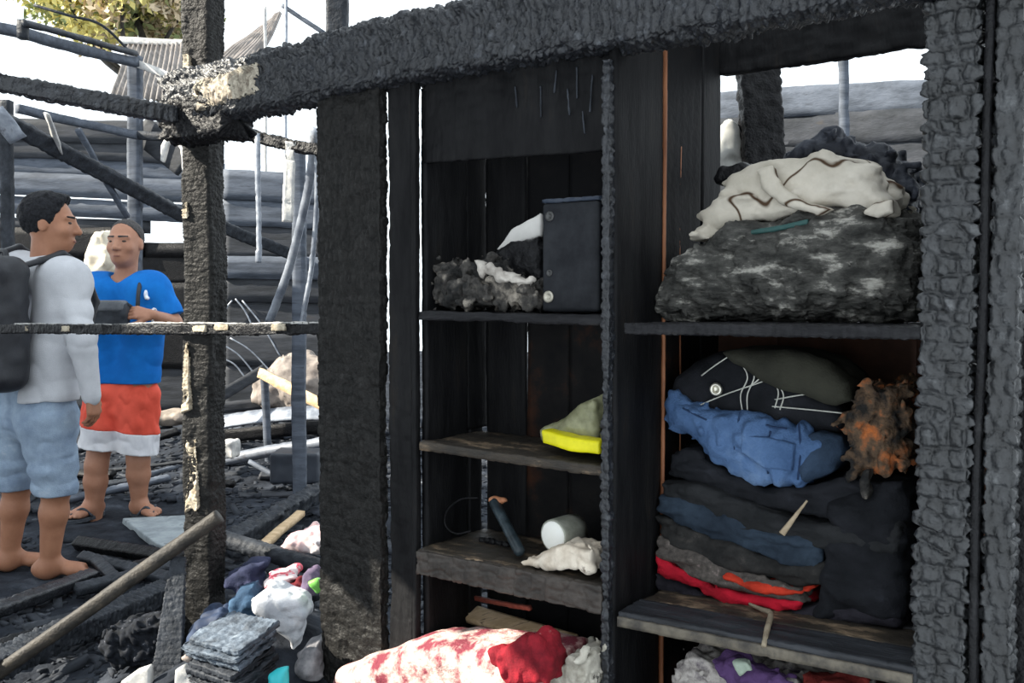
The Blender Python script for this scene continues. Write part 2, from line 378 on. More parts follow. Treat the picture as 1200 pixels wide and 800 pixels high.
# ================================================================== THE GROUND
def ground_z(x, y):
    m = .24 * np.exp(-(((x + .72) / .36) ** 2 + ((y - 2.8) / .5) ** 2))
    m = m + .22 * np.exp(-(((x + 2.0) / 1.1) ** 2 + ((y - 7.6) / .9) ** 2))
    return m + .022 * fbm(x / .35, y / .35, 0 * x, 5, 4) + .008 * vnoise(x / .06, y / .06, 0 * x, 8)
def build_ground():
    gx = np.linspace(-7, 6, 420); gy = 1.2 + 22 * np.linspace(0, 1, 420) ** 1.9
    X, Y = np.meshgrid(gx, gy, indexing='ij'); Z = ground_z(X, Y)
    V = np.stack([X, Y, Z], -1).reshape(-1, 3); n = 420
    i = (np.arange(n - 1)[:, None] * n + np.arange(n - 1)[None]).ravel()
    o = mesh_obj('ground', V, np.stack([i, i + n, i + n + 1, i + 1], -1), ASH); struct(o)
    o['label'] = 'black ash covered ground strewn with burnt rubble'
build_ground()
def gz(x, y): return float(ground_z(np.array([x]), np.array([y]))[0])

# ================================================================== HOUSE FRAME IN FRONT: beam, post, rails
beam = empty('charred_beam', 'long cracked black roof beam resting on the burnt shelf cabinet', 'beam', L2W(-1.64, 0, 1.70), ANG)
tb = timber('beam_body', (0, .02, .125), (2.62, .02, .10), .17, .12, CHARB, beam, hint=(0, -1, 0), cl=.017, cp=.045, amp=.009, res=.005, wob=.006, ero=.016, jag=(.06, 0), round_=.45, bow=(0, 0, .012), ew=.28)
timber('sunlit_beam_patch', (.19, -.034, .105), (.52, -.034, .125), .085, .03, mat('sunlit bare beam wood', (.16, .13, .10), (.50, .45, .36), (.02, .018, .016), scale=34, rough=.7, bump=.4, c3pos=.62), beam, cl=.014, cp=.04, amp=.008, res=.0045, ero=.03, jag=(.06, .05))  # sun patch on the beam front, put in as pale wood colour
ps = L2W(C(236, 400, .085)[0], .085, 0)
post = empty('charred_post', 'upright square charred post carrying the end of the black beam', 'post', (ps[0], ps[1], 0))
timber('post_body', (0, 0, -.05), (.005, .05, 2.35), .105, .105, CHARP, post, hint=(-.25, -1, 0), cl=.009, cp=.022, amp=.0026, res=.0045, wob=.005, ero=.006, ew=.35)
SUN_BARE = mat('sunlit bare wood', (.20, .16, .11), (.50, .44, .34), (.03, .025, .02), scale=28, rough=.7, bump=.4, c3pos=.68)  # pale wood colour carrying the sunlight on post and rail
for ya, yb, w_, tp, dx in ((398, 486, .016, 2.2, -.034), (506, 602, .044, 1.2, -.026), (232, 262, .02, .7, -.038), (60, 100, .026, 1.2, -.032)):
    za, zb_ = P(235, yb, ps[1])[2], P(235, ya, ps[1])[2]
    timber('sunlit_bare_patch', (dx, -.037 + .02 * za, za), (dx, -.037 + .02 * zb_, zb_), w_ * tp if tp > 1 else w_, .03, SUN_BARE, post, hint=(-.4, -.9, 0), cl=.012, cp=.02, amp=.003, res=.004, ero=.022, jag=(.03, .03), taper=1 / tp)  # sunlit left side of the post, built as pale bare strips
# mortise block where the beams meet the post
tag(timber('beam_joint_block', L2W(-1.64, .02, 1.755), L2W(-1.30, .02, 1.755), .13, .135, CHAR, hint=-W, cl=.02, cp=.03, amp=.008, ero=.02, jag=(.03, .03)), 'lumpy black joint block wrapped around the charred post under the beam', 'beam')
tag(timber('charred_beam', P(-40, 88, 2.46), P(205, 134, 2.86), .052, .05, CHARB, cl=.02, cp=.04, amp=.004, ero=.008), 'thick black beam running off from the charred post above the two men', 'beam')
rail = empty('charred_rail', 'thin horizontal charred rail crossing in front of the men and the charred post', 'rail', L2W(-2.85, 0, 0), ANG)
rw_ = lambda x: .058 * x / 1.95
ra, rb_ = C(0, 386, .0)[1], C(368, 385, .058)[1]; rz = lambda x: ra + (rb_ - ra) * x / 1.92
timber('rail_body', (0, .0, ra), (1.95, .058, rb_), .036, .03, CHAR, rail, cl=.02, cp=.02, amp=.003, ero=.008, wob=.002)
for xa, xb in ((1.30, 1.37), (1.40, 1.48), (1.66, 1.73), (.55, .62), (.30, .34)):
    timber('sunlit_bare_patch', (xa, rw_(xa) - .011, rz(xa) + .004), (xb, rw_(xb) - .011, rz(xb) + .004), .02, .014, SUN_BARE, rail, cl=.012, cp=.02, amp=.002, res=.004, ero=.006, jag=(.015, .015))  # lit spots on the rail, put in as pale bare wood
timber('sunlit_rail_top', (.2, rw_(.2), rz(.2) + .016), (1.9, rw_(1.9), rz(1.9) + .016), .022, .007, mat('sunlit pale rail top', (.16, .16, .16), (.50, .49, .47), (.03, .03, .03), scale=30, rough=.9, c3pos=.66), rail, hint=(0, 0, 1), cl=.03, cp=.02, amp=.002, res=.006, ero=.006)  # pale strip along the rail top, sunlight put into its colour

# ================================================================== THE BURNT SHELF CABINET
cab = empty('shelf_cabinet', 'burnt black wooden shelf cabinet holding charred clothes and papers', 'cabinet', O, ANG)
B0 = .02
ALLIG = dict(cl=.03, cp=.036, amp=.010, res=.004, wob=.003, ero=0, ew=.2)
# left wide board and its narrow neighbours
timber('front_board', (-.836, .02, B0), (-.836, .02, 1.79), .236, .035, CHARP, cab, cl=.03, cp=.016, amp=.004, res=.005, wob=.003, ero=.010, ew=.3, round_=.2)
timber('front_board', (-.663, .03, B0), (-.655, .03, 1.80), .082, .03, SOOT, cab, cl=.06, cp=.02, amp=.002, res=.006, wob=.003, ero=.004)
timber('frame_edge', (-.612, .02, B0), (-.607, .02, 1.79), .014, .02, SOOT, cab, cl=.05, cp=.02, amp=.001, res=.006, wob=.003)
# left compartment side wall planks (depth runs along y), back panel, header
timber('side_panel', (-.600, .125, .12), (-.600, .125, 1.74), .165, .018, SOOT, cab, hint=(1, 0, 0), cl=.08, cp=.03, amp=.0012, res=.008, wob=.002)
timber('side_panel', (-.600, .243, .12), (-.600, .243, .86), .055, .018, SOOT, cab, hint=(1, 0, 0), cl=.08, cp=.03, amp=.0012, res=.008, wob=.002)
timber('side_panel', (-.602, .25, .86), (-.602, .25, 1.74), .085, .018, SOOT, cab, hint=(1, 0, 0), cl=.08, cp=.03, amp=.0012, res=.008, wob=.002)
timber('header_panel', (-.596, .045, 1.675), (-.05, .045, 1.66), .25, .018, SOOT, cab, cl=.05, cp=.05, amp=.002, res=.006, wob=.002)
for k, (sx, sz, ln) in enumerate([(-.30, 1.68, .05), (-.24, 1.66, .07), (-.20, 1.70, .05), (-.16, 1.65, .06), (-.14, 1.69, .07), (-.10, 1.66, .08), (-.12, 1.60, .05)]):
    timber('cracked_rib', (sx, .033, sz - ln / 2), (sx + .006 * (k % 3 - 1), .033, sz + ln / 2), .004, .004, CHARG, cab, cl=.02, cp=.01, amp=.0008, res=.003)
for k in range(4):
    x0 = -.585 + k * .135
    timber('back_panel', (x0 + .0675, .285 + .003 * (k % 2), .14), (x0 + .0675, .285 + .003 * (k % 2), 1.72), .132, .015, SOOTB if k > 0 else SOOT, cab, cl=.2, cp=.05, amp=.0012, res=.012, wob=.002)
# divider: charred front edge, two deep planks, bare reddish seam
timber('divider_edge', (-.045, .012, B0), (-.045, .012, 1.72), .022, .03, CHARB, cab, cl=.022, cp=.03, amp=.004, res=.0045, wob=.003, ero=.006, ew=.3)
timber('divider_plank', (-.040, .128, B0), (-.040, .128, 1.80), .215, .022, SOOT, cab, hint=(1, 0, 0), cl=.25, cp=.05, amp=.001, res=.009, wob=.002)
timber('bare_edge_strip', (-.0295, .244, B0), (-.0295, .244, 1.80), .007, .012, COPPER, cab, hint=(1, 0, 0), cl=.1, cp=.02, amp=.0006, res=.009, wob=.001)
timber('divider_plank', (-.044, .36, B0), (-.044, .36, 1.95), .20, .02, SOOTB, cab, hint=(1, 0, 0), cl=.25, cp=.05, amp=.001, res=.01, wob=.002)
timber('divider_plank', (-.044, .52, B0), (-.044, .52, 1.95), .11, .02, SOOT, cab, hint=(1, 0, 0), cl=.25, cp=.05, amp=.001, res=.01, wob=.002)
timber('bare_edge_strip', (-.034, .345, .52), (-.034, .345, 1.58), .004, .004, COPPER, cab, hint=(1, 0, 0), cl=.1, cp=.02, amp=.0006, res=.009)
# left shelves
timber('shelf', (-.592, .145, 1.168), (-.05, .145, 1.164), .27, .024, SHELF, cab, hint=(0, 0, 1), cl=.06, cp=.05, amp=.002, res=.008, wob=.002, ero=.004)
timber('shelf', (-.590, .145, .842), (-.05, .145, .832), .27, .024, SHELFW, cab, hint=(0, 0, 1), cl=.04, cp=.05, amp=.002, res=.007, wob=.002, ero=.004)
timber('shelf', (-.592, .145, .568), (-.05, .145, .566), .27, .02, SHELFW, cab, hint=(0, 0, 1), cl=.05, cp=.05, amp=.002, res=.008, wob=.002)
timber('shelf_front_board', (-.592, .012, .546), (-.052, .012, .550), .062, .022, mat('crazed brown black board', (.03, .026, .023), (.07, .058, .05), (.02, .018, .016), scale=12, rough=.55, bump=.3), cab, cl=.05, cp=.03, amp=.0035, res=.004, wob=.002, ew=.14)
# floor board low down
timber('floor_board', (-.72, .14, .10), (.60, .14, .10), .30, .03, SHELF, cab, hint=(0, 0, 1), cl=.06, cp=.05, amp=.002, res=.012)
timber('floor_board', (-.72, .43, .10), (.60, .43, .10), .28, .03, SHELF, cab, hint=(0, 0, 1), cl=.06, cp=.05, amp=.002, res=.012)
# right shelves
timber('shelf', (.003, .16, 1.146), (.595, .16, 1.147), .32, .024, SHELF, cab, hint=(0, 0, 1), cl=.018, cp=.03, amp=.0025, res=.005, wob=.001, ew=.3)
timber('shelf', (-.03, .45, 1.146), (.595, .45, 1.147), .25, .022, SHELF, cab, hint=(0, 0, 1), cl=.06, cp=.03, amp=.0015, res=.012)
for k in range(5):
    yy = .055 + k * .113
    timber('shelf_board', (-.008 if k < 2 else -.03, yy, .517 + (.002 if k % 2 else 0)), (.60, yy, .534), .109, .026 if k else .034, [mat('grey burnt shelf board', (.016, .017, .020), (.04, .043, .05), (.09, .085, .08), scale=10, rough=.55, bump=.3, stretch=(.4, 3, 3), c3pos=.8), SHELFW, SHELF, SHELFW, SHELF][k], cab, hint=(0, 0, 1), cl=.09, cp=.03, amp=.0022, res=.006 if k < 2 else .01, wob=.002, ew=.12)
timber('shelf_lip', (-.006, -.004, .512), (.595, -.004, .527), .022, .01, mat('scraped pale shelf lip', (.05, .045, .04), (.15, .13, .10), (.03, .03, .03), scale=20, rough=.6), cab, cl=.08, cp=.03, amp=.0012, res=.006)
# right pillar, side posts
timber('pillar', (.634, .04, B0), (.638, .04, 1.72), .092, .08, PILM, cab, **ALLIG)
timber('pillar_trim', (.690, .035, B0), (.694, .035, 1.95), .012, .06, CHAR, cab, cl=.12, cp=.02, amp=.001, res=.006, wob=.004)
timber('side_post', (.719, .055, B0), (.724, .055, 1.95), .050, .07, PILM, cab, cl=.03, cp=.026, amp=.007, res=.005, wob=.003, ero=.004)
timber('side_post', (.735, .19, B0), (.742, .19, 1.95), .05, .20, CHAR, cab, cl=.05, cp=.03, amp=.003, res=.008)
timber('side_panel', (.600, .32, B0), (.600, .32, 1.70), .46, .02, SOOT, cab, hint=(1, 0, 0), cl=.2, cp=.06, amp=.001, res=.012)
# right back: lower panel of brown board, upper header with open back
for k in range(4):
    x0 = -.05 + k * .168
    timber('back_panel', (x0 + .084, .59 + .006 * (k % 2), .12), (x0 + .084, .59 + .006 * (k % 2), 1.16), .178, .014, mat('scorched brown board', (.05, .022, .013), (.10, .042, .024), (.012, .010, .010), scale=5, rough=.7, c3pos=.66, bump=.2), cab, cl=.2, cp=.05, amp=.001, res=.014)
zb = (C(842, 86, .58)[1] + C(1076, 60, .58)[1]) / 2
timber('back_header', (-.05, .58, zb + .135), (.62, .58, zb + .13), .27, .03, SOOT, cab, cl=.06, cp=.03, amp=.003, res=.008, ero=.01)

# ================================================================== THINGS ON THE SHELVES
def cabthing(o, label, cat, group=None): return tag(o, label, cat, group)
# --- left, top shelf
bx = empty('speaker_box', 'black square cabinet speaker box with corner screws on the shelf', 'speaker', L2W(*C3(672, 360, .06)[[0, 1]], 1.18), ANG)
x0, x1 = C(635, 300, .06)[0], C(707, 300, .06)[0] - .012; bw = x1 - x0; bh = C(670, 236, .06)[1] - 1.18
bcx = (x0 + x1) / 2; bx.location = tuple(L2W(bcx, .06, 1.1795))
fb = Field((-bw, -.02, -.02), (bw, .24, bh + .03), .005); fb.rbox((0, .1, bh / 2), (bw / 2, .1, bh / 2), .006, None, 0)
BOXM = mat('matt black box', (.014, .015, .018), (.026, .028, .032), scale=12, rough=.6, bump=.1, spec=.08)
fb.mesh('body', BOXM, bx)
timber('top_panel', (-bw / 2, .1, bh + .006), (bw / 2, .1, bh + .006), .2, .010, mat('burnt top of box', (.02, .03, .05), (.05, .06, .08), (.30, .10, .04), scale=30, rough=.6, c3pos=.7), bx, hint=(0, 0, 1), cl=.05, cp=.04, amp=.002, res=.006)
for (a, b, r, mm) in [(-.055, bh - .03, .012, 'old screw'), (-.058, .035, .014, 'bright screw'), (-.055, .09, .008, 'old screw')]:
    a = max(a, -bw / 2 + .016)
    sc_ = lathe('corner_screw', (a, .001, b), (0, -1, 0), [(0, r), (.003, r), (.004, r * .6), (.002, r * .5), (.002, .0001)], mat(mm, (.30, .28, .22) if mm[0] == 'b' else (.05, .05, .05), (.5, .47, .4) if mm[0] == 'b' else (.08, .08, .08), scale=30, rough=.4, metal=.6), bx)
def crumple(name, pix, w0, w1, m, label, cat, group=None, **k):
    a = dict(r=.012, h=.005, amp=.014, sc=.03, ridge=True); a.update(k)
    return tag(soft(name, pix, w0, w1, m, **a), label, cat, group)
BP = mat('burnt paper', (.010, .010, .010), (.06, .055, .05), (.34, .30, .25), scale=14, rough=.85, bump=.5, bscale=90, pos=(.42, .55), c3pos=.68)
crumple('burnt_papers', [(515, 312), (530, 306), (548, 312), (575, 300), (600, 320), (632, 330), (640, 358), (516, 360)], .05, .19, BP, 'crumpled half burnt papers beside the black speaker box', 'paper', seed=3, fine=.006)
crumple('burnt_paper', [(560, 306), (600, 318), (622, 328), (618, 336), (585, 330), (560, 318)], .035, .075, mat('scorched pale paper', (.30, .27, .24), (.55, .51, .46), (.05, .04, .03), scale=16, rough=.8, c3pos=.68), 'pale scorched paper scrap lying over the crumpled burnt papers', 'paper', seed=4, amp=.008, r=.008)
crumple('burnt_paper', [(520, 330), (545, 318), (575, 335), (570, 356), (522, 357)], .03, .06, BP, 'black curled paper ash at the shelf end near the side wall', 'paper', seed=7, amp=.012, r=.01)
tag(soft('white_paper', [(583, 293), (600, 268), (634, 250), (634, 276), (606, 286)], .17, .185, mat('white paper', (.62, .60, .57), (.80, .78, .74), scale=5, rough=.7), r=.003, h=.004, amp=.003, sc=.06), 'torn white paper sheet standing behind the black speaker box', 'paper')
tag(soft('burnt_cloth', [(575, 300), (600, 284), (634, 276), (637, 330), (600, 325)], .12, .165, CHAR, r=.012, h=.005, amp=.008, sc=.03), 'black burnt cloth wedged beneath the torn white sheet', 'cloth')
# --- left, second shelf
yel = cloth('yellow green plastic', (.55, .52, .02), (.38, .38, .04), rough=.4, bump=.1)
tag(soft('plastic_bag', [(638, 502), (655, 498), (688, 470), (700, 464), (706, 470), (706, 532), (680, 526), (640, 514)], .07, .17, mat('murky yellow plastic', (.13, .13, .07), (.33, .33, .20), (.06, .06, .04), scale=9, rough=.35, c3pos=.66), r=.02, h=.005, amp=.008, sc=.04), 'murky yellowish plastic bag slumped on the middle shelf', 'bag')
tag(soft('yellow_tray', [(638, 503), (672, 512), (706, 516), (706, 532), (672, 528), (640, 518)], .02, .072, mat('bright yellow plastic', (.55, .50, .005), (.75, .68, .01), scale=8, rough=.4), r=.006, h=.004, amp=.002, sc=.05), 'bright yellow plastic tray lying in front of the murky bag', 'tray')
# --- left, third shelf
tbp = L2W(*C3(578, 586, .13)); tb2 = L2W(*C3(610, 648, .07))
tu = empty('scorched_tube', 'dark blue-grey tube with a torn orange tip leaning on the low shelf', 'tube', tb2)
dv = nrm(tbp - tb2); LL_ = np.linalg.norm(tbp - tb2)
TUB = mat('blue black tube', (.012, .018, .022), (.035, .05, .06), (.10, .12, .13), scale=30, rough=.35, c3pos=.75)
lathe('tube_body', (0, 0, 0), dv, [(-.004, .006), (0, .0125), (.01, .014), (LL_ * .5, .0135), (LL_ - .01, .014), (LL_, .0125), (LL_ + .002, .004)], TUB, tu)
tip = Field(dv * LL_ - .05, dv * LL_ + .06, .004); tip.cone(dv * LL_, dv * LL_ + U * .035 + np.array([0, 0, .006]), .012, .006, 0); tip.rough(.005, .015, 3); tip.mesh('torn_tip', mat('orange scorched tip', (.34, .13, .06), (.5, .24, .13), scale=30), tu)
cn = empty('tin_can', 'small white tin lying on its side on the low shelf', 'can', L2W(*C3(650, 647, .14)))
cc = L2W(*C3(648, 628, .10)) - np.array(cn.location)
axd = nrm(W * .9 + U * .1)
lathe('can_body', cc, axd, [(0, .038), (.002, .040), (.06, .041), (.085, .040), (.088, .001)], mat('pale sooty tin', (.20, .21, .17), (.42, .42, .36), scale=12, rough=.45), cn)
lathe('can_lid', cc - axd * .003, axd, [(0, .001), (0, .032), (.002, .035), (.006, .038)], mat('sunlit white tin lid', (.85, .84, .78), (.9, .9, .86), scale=12, rough=.4), cn)  # lid colour raised to white for sunlight that never reaches it
crumple('crumpled_paper', [(618, 655), (640, 648), (668, 632), (690, 640), (702, 640), (702, 668), (660, 664), (625, 664)], .02, .12, mat('pale crumpled paper', (.50, .42, .33), (.75, .67, .56), (.12, .08, .06), scale=18, rough=.8, c3pos=.70), 'pale crumpled paper in front of the white tin', 'paper', amp=.007, sc=.035, seed=9)
tag(tube('wire_loop', [L2W(*C3(x, y, .1)) for x, y in [(560, 583), (540, 585), (524, 598), (522, 615), (534, 625), (552, 622)]], .0025, CHAR), 'thin black wire loop by the side wall of the low shelf', 'wire')
for k, (x, y) in enumerate([(566, 632), (572, 634), (578, 630), (585, 634), (594, 636)]):
    q = L2W(*C3(x, y, .16)); q[2] = .578
    tag(lump('charred_crumb', q + [0, 0, .005], (.012, .009, .008), CHAR, h=.004, amp=.003, sc=.01, seed=k), 'small black charred crumb behind the leaning tube', 'debris', 'charred crumbs behind the tube')
# --- bottom left: bundle, raw plank, stick
FLO = mat('red floral scorched cotton', (.17, .03, .045), (.40, .25, .23), (.56, .47, .42), scale=16, rough=.9, bump=.5, bscale=120, pos=(.41, .50), c3pos=.60)
tag(soft('cloth_bundle', [(390, 790), (400, 780), (470, 757), (520, 751), (560, 752), (620, 758), (650, 770), (652, 800), (640, 950), (400, 950), (386, 830)], -.10, .09, FLO, r=.05, h=.007, amp=.012, sc=.09, seed=4, slant=.05), 'thick red and white floral cloth bundle below the lowest shelf', 'cloth')
tag(soft('red_cloth', [(575, 760), (600, 752), (625, 742), (640, 750), (652, 770), (648, 800), (600, 805)], -.115, -.02, cloth('crimson knit cloth', (.28, .015, .025), (.13, .01, .016), (.5, .3, .27), scale=18, c3pos=.68), r=.02, h=.005, amp=.007, sc=(.03, .05, .06), ridge=True), 'crimson ruffled cloth tucked against the floral bundle', 'cloth')
crumple('pale_rags', [(632, 790), (650, 775), (680, 764), (703, 760), (703, 960), (640, 960)], -.06, .10, mat('pale charred rag', (.30, .28, .23), (.55, .52, .45), (.05, .045, .04), scale=16, rough=.9, c3pos=.66), 'pale crumpled rags beside the divider foot', 'cloth', seed=12, amp=.012, sc=.035)
tag(timber('raw_plank', L2W(*C3(530, 712, .24)), L2W(*C3(668, 752, .14)), .06, .018, WOODL, hint=(0, -.5, 1), cl=.3, cp=.03, amp=.001, res=.008, jag=(.02, 0)), 'sunlit raw wooden plank behind the floral bundle', 'plank')
tag(timber('red_stick', L2W(*C3(541, 694, .283)), L2W(*C3(622, 712, .10)), .012, .010, mat('dull red stick', (.14, .03, .02), (.25, .06, .04), scale=30), cl=.05, cp=.02, amp=.001, res=.004, bow=(0, 0, -.006)), 'thin dull red stick stuck under the cracked shelf board', 'stick')
# --- right, top shelf
STR = mat('charred wadding', (.028, .028, .026), (.085, .083, .076), (.40, .385, .345), scale=20, rough=.95, bump=.9, bscale=70, pos=(.38, .55), c3pos=.66, stretch=(.8, .8, 1.9), detail=9)
tag(soft('charred_bundle', [(781, 366), (784, 340), (800, 310), (830, 285), (880, 262), (950, 250), (1020, 246), (1074, 256), (1078, 310), (1078, 372), (900, 373), (790, 372)], .19, .52, STR, r=.06, h=.006, amp=.016, sc=.05, seed=8, fine=.009), 'large ash grey charred bundle of wadding on the upper shelf', 'bundle')
CRM = veined('scorched cream cloth', ((.44, .40, .33), (.62, .57, .49)), (.07, .04, .022), 4.5, .014)
tag(soft('cream_cloth', [(824, 282), (830, 262), (850, 225), (880, 202), (900, 192), (935, 188), (975, 177), (1000, 184), (1030, 205), (1052, 235), (1044, 250), (1020, 252), (985, 248), (940, 258), (890, 268), (850, 278)], .22, .46, CRM, r=.03, h=.005, amp=.014, sc=(.12, .09, .05), seed=22, ridge=True, fine=.0015), 'cream folded cloth with scorched creases on top of the charred bundle', 'cloth')
tag(soft('cream_cloth_fold', [(888, 200), (905, 196), (915, 215), (940, 235), (975, 245), (960, 252), (915, 240), (895, 222)], .200, .25, CRM, r=.012, h=.004, amp=.004, sc=.03, seed=5), 'small overlapping cream fold across the scorched creases', 'cloth')
tag(soft('cream_rag', [(1012, 250), (1028, 238), (1046, 236), (1050, 250), (1030, 256)], .19, .25, CRM, r=.01, h=.004, amp=.004, sc=.03), 'small cream rag knot at the bundle edge by the pillar', 'cloth')
tag(soft('teal_folder', [(872, 272), (930, 262), (950, 257), (950, 263), (910, 272), (870, 277)], .195, .26, mat('dark teal card', (.02, .06, .055), (.03, .085, .08), scale=12, rough=.5), r=.003, h=.004, amp=.001), 'dark teal card edge showing under the cream cloth', 'folder')
tag(soft('dark_cloth', [(905, 205), (925, 178), (950, 162), (985, 155), (1010, 165), (1050, 178), (1074, 200), (1076, 260), (1040, 250), (1000, 200), (950, 195)], .40, .56, mat('blue black burnt cloth', (.012, .014, .02), (.035, .04, .055), (.10, .12, .16), scale=9, rough=.6, bump=.4, c3pos=.76), r=.03, h=.006, amp=.014, sc=.05, seed=2, ridge=True), 'blue black burnt cloth heaped behind the cream cloth', 'cloth')
tag(soft('dark_scarf', [(838, 210), (850, 195), (872, 190), (885, 200), (862, 212), (842, 216)], .42, .50, CHAR, r=.012, h=.005, amp=.006, sc=.03), 'curled black scarf end above the cream cloth corner', 'cloth')
# --- right, lower compartment
BLK = cloth('black denim', (.016, .017, .021), (.008, .009, .011), (.03, .033, .042), scale=10)
BLK2 = cloth('blue black denim', (.020, .026, .036), (.010, .013, .018), scale=8)
jacket = empty('black_jacket', 'folded black denim jacket with white stitching and a metal eyelet', 'jacket', L2W(.25, .36, .85), ANG)
JO = np.array([.25, .36, .85])
def jl(o): o.location = tuple(-JO); return o
jl(soft('fabric', [(796, 470), (800, 440), (822, 424), (850, 412), (880, 418), (925, 440), (985, 470), (1000, 490), (990, 505), (900, 500), (830, 480)], .24, .46, BLK, jacket, r=.035, h=.006, amp=.005, sc=.06, seed=31))
STI = mat('white stitching', (.42, .42, .38), (.55, .55, .50), scale=30, rough=.8)
def cabline(pts, w, r, m, parent, name):
    return tube(name, [C3(x, y, w) - JO for x, y in pts], r, m, parent, 5)
for ln in [[(822, 440), (838, 428), (853, 418)], [(868, 424), (876, 442), (868, 462), (870, 482)], [(874, 424), (884, 440), (876, 462), (876, 482)], [(880, 452), (892, 440), (880, 432)], [(900, 440), (912, 458), (908, 478)], [(906, 442), (918, 462), (914, 480)], [(812, 478), (850, 462), (885, 450), (898, 445)], [(908, 468), (945, 462), (975, 464)], [(905, 476), (950, 480), (988, 484)]]:
    cabline(ln, .236, .0017, STI, jacket, 'stitching')
q = C3(839, 456, .228) - JO
lathe('eyelet', q, (0, -1, 0), [(-.012, .006), (0, .0065), (.005, .010), (.003, .0145), (-.004, .015)], mat('silver eyelet', (.55, .53, .45), (.75, .72, .62), scale=20, rough=.3, metal=.8), jacket)
tag(soft('olive_bag', [(850, 410), (880, 406), (930, 408), (975, 422), (1003, 445), (1006, 468), (985, 472), (940, 462), (900, 445), (868, 425)], .21, .44, cloth('dark olive canvas', (.045, .045, .034), (.026, .026, .021), scale=7), r=.035, h=.006, amp=.006, sc=.06, seed=15), 'dark olive canvas bag lying on the black jacket', 'bag')
jeans = empty('blue_jeans', 'folded mid blue denim jeans between black clothes on the shelf', 'jeans', L2W(.25, .30, .75), ANG); JO = np.array([.25, .30, .75])
DEN = cloth('mid blue denim', (.085, .155, .30), (.045, .090, .19), (.13, .21, .36), scale=8, c3pos=.72, bump=.4)
jl(soft('fabric', [(785, 470), (790, 455), (802, 452), (815, 465), (838, 474), (870, 476), (930, 490), (965, 505), (975, 520), (968, 548), (940, 568), (915, 568), (880, 556), (850, 540), (835, 530), (822, 515), (798, 500), (787, 488)], .20, .42, DEN, jeans, r=.035, h=.005, amp=.009, sc=.045, seed=77, ridge=True))
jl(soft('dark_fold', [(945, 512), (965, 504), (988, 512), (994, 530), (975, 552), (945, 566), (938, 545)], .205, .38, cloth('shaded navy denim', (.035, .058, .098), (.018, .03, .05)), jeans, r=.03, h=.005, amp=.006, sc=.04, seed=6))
DENS = cloth('navy denim seam', (.025, .05, .11), (.02, .035, .08))
for ln in [[(800, 478), (815, 486), (828, 492)], [(868, 482), (862, 508), (860, 538)], [(903, 505), (898, 530), (900, 555)], [(890, 495), (905, 500), (922, 502)], [(936, 496), (938, 530), (935, 562)]]:
    cabline(ln, .206, .0022, DENS, jeans, 'seam')
jl(soft('pocket', [(868, 508), (900, 512), (932, 520), (928, 552), (895, 548), (868, 530)], .190, .215, DEN, jeans, r=.006, h=.004, amp=.002, sc=.04))
# stack of clothes beneath
LAY = [
 ('black_trousers', [(800, 525), (830, 522), (860, 545), (910, 566), (960, 566), (1000, 550), (1062, 560), (1066, 600), (1000, 605), (920, 590), (860, 575), (800, 550)], .22, .50, BLK, 'crumpled black trousers directly under the blue jeans', 'trousers'),
 ('black_shirt', [(792, 560), (830, 560), (880, 575), (940, 598), (1000, 610), (1066, 600), (1066, 640), (1000, 640), (930, 625), (860, 600), (795, 578)], .20, .50, cloth('washed black cotton', (.024, .025, .027), (.012, .013, .014)), 'washed black shirt folded second below the blue jeans', 'shirt'),
 ('navy_jeans', [(790, 575), (820, 578), (870, 592), (930, 615), (975, 628), (978, 652), (930, 650), (870, 632), (800, 605), (790, 592)], .20, .48, cloth('burnt navy denim', (.030, .045, .066), (.014, .021, .032), scale=7), 'burnt navy denim folded in the dark stack', 'jeans'),
 ('charcoal_sweater', [(788, 600), (830, 612), (880, 632), (940, 652), (978, 652), (980, 675), (940, 676), (880, 662), (820, 640), (788, 618)], .20, .48, cloth('charcoal wool', (.030, .029, .028), (.015, .015, .015), (.055, .05, .045), scale=25, c3pos=.7), 'charcoal wool sweater sandwiched above the brown fuzzy one', 'sweater'),
 ('brown_sweater', [(784, 620), (800, 624), (850, 645), (900, 666), (955, 682), (955, 694), (900, 690), (840, 672), (788, 645)], .19, .48, cloth('fuzzy grey brown wool', (.11, .095, .085), (.055, .048, .044), (.20, .16, .15), scale=60, c3pos=.68), 'fuzzy grey brown sweater near the bottom of the clothes stack', 'sweater'),
 ('orange_red_cloth', [(860, 664), (905, 674), (955, 684), (955, 693), (905, 688), (860, 676)], .18, .40, cloth('orange red cotton', (.62, .05, .025), (.35, .03, .015)), 'narrow orange red cloth edge under the fuzzy brown sweater', 'cloth'),
 ('red_cloth', [(786, 642), (805, 655), (850, 676), (900, 690), (950, 696), (950, 706), (895, 702), (840, 690), (788, 662)], .185, .46, cloth('bright red cotton', (.50, .012, .03), (.28, .008, .018)), 'bright red folded cloth second from the bottom of the stack', 'cloth'),
 ('dark_towel', [(784, 660), (800, 664), (850, 690), (900, 702), (955, 704), (1066, 690), (1066, 722), (960, 716), (880, 706), (810, 690), (784, 682)], .20, .50, cloth('sooty navy towel', (.030, .028, .036), (.016, .015, .02), (.08, .07, .07), scale=14, c3pos=.74), 'sooty dark towel at the very bottom of the clothes stack', 'towel'),
]
for k, (n_, px, a, b, m_, lab, ct) in enumerate(LAY):
    tag(soft(n_, px, a, b, m_, r=.014, h=.005, amp=.009, sc=(.08, .05, .02), seed=50 + k, fine=.003), lab, ct)
tag(soft('black_coat', [(970, 590), (1000, 575), (1040, 560), (1068, 558), (1068, 720), (960, 722), (970, 660), (978, 625)], .19, .42, BLK, r=.04, h=.006, amp=.012, sc=(.07, .07, .03), seed=91), 'black coat bunched at the pillar end of the clothes stack', 'coat')
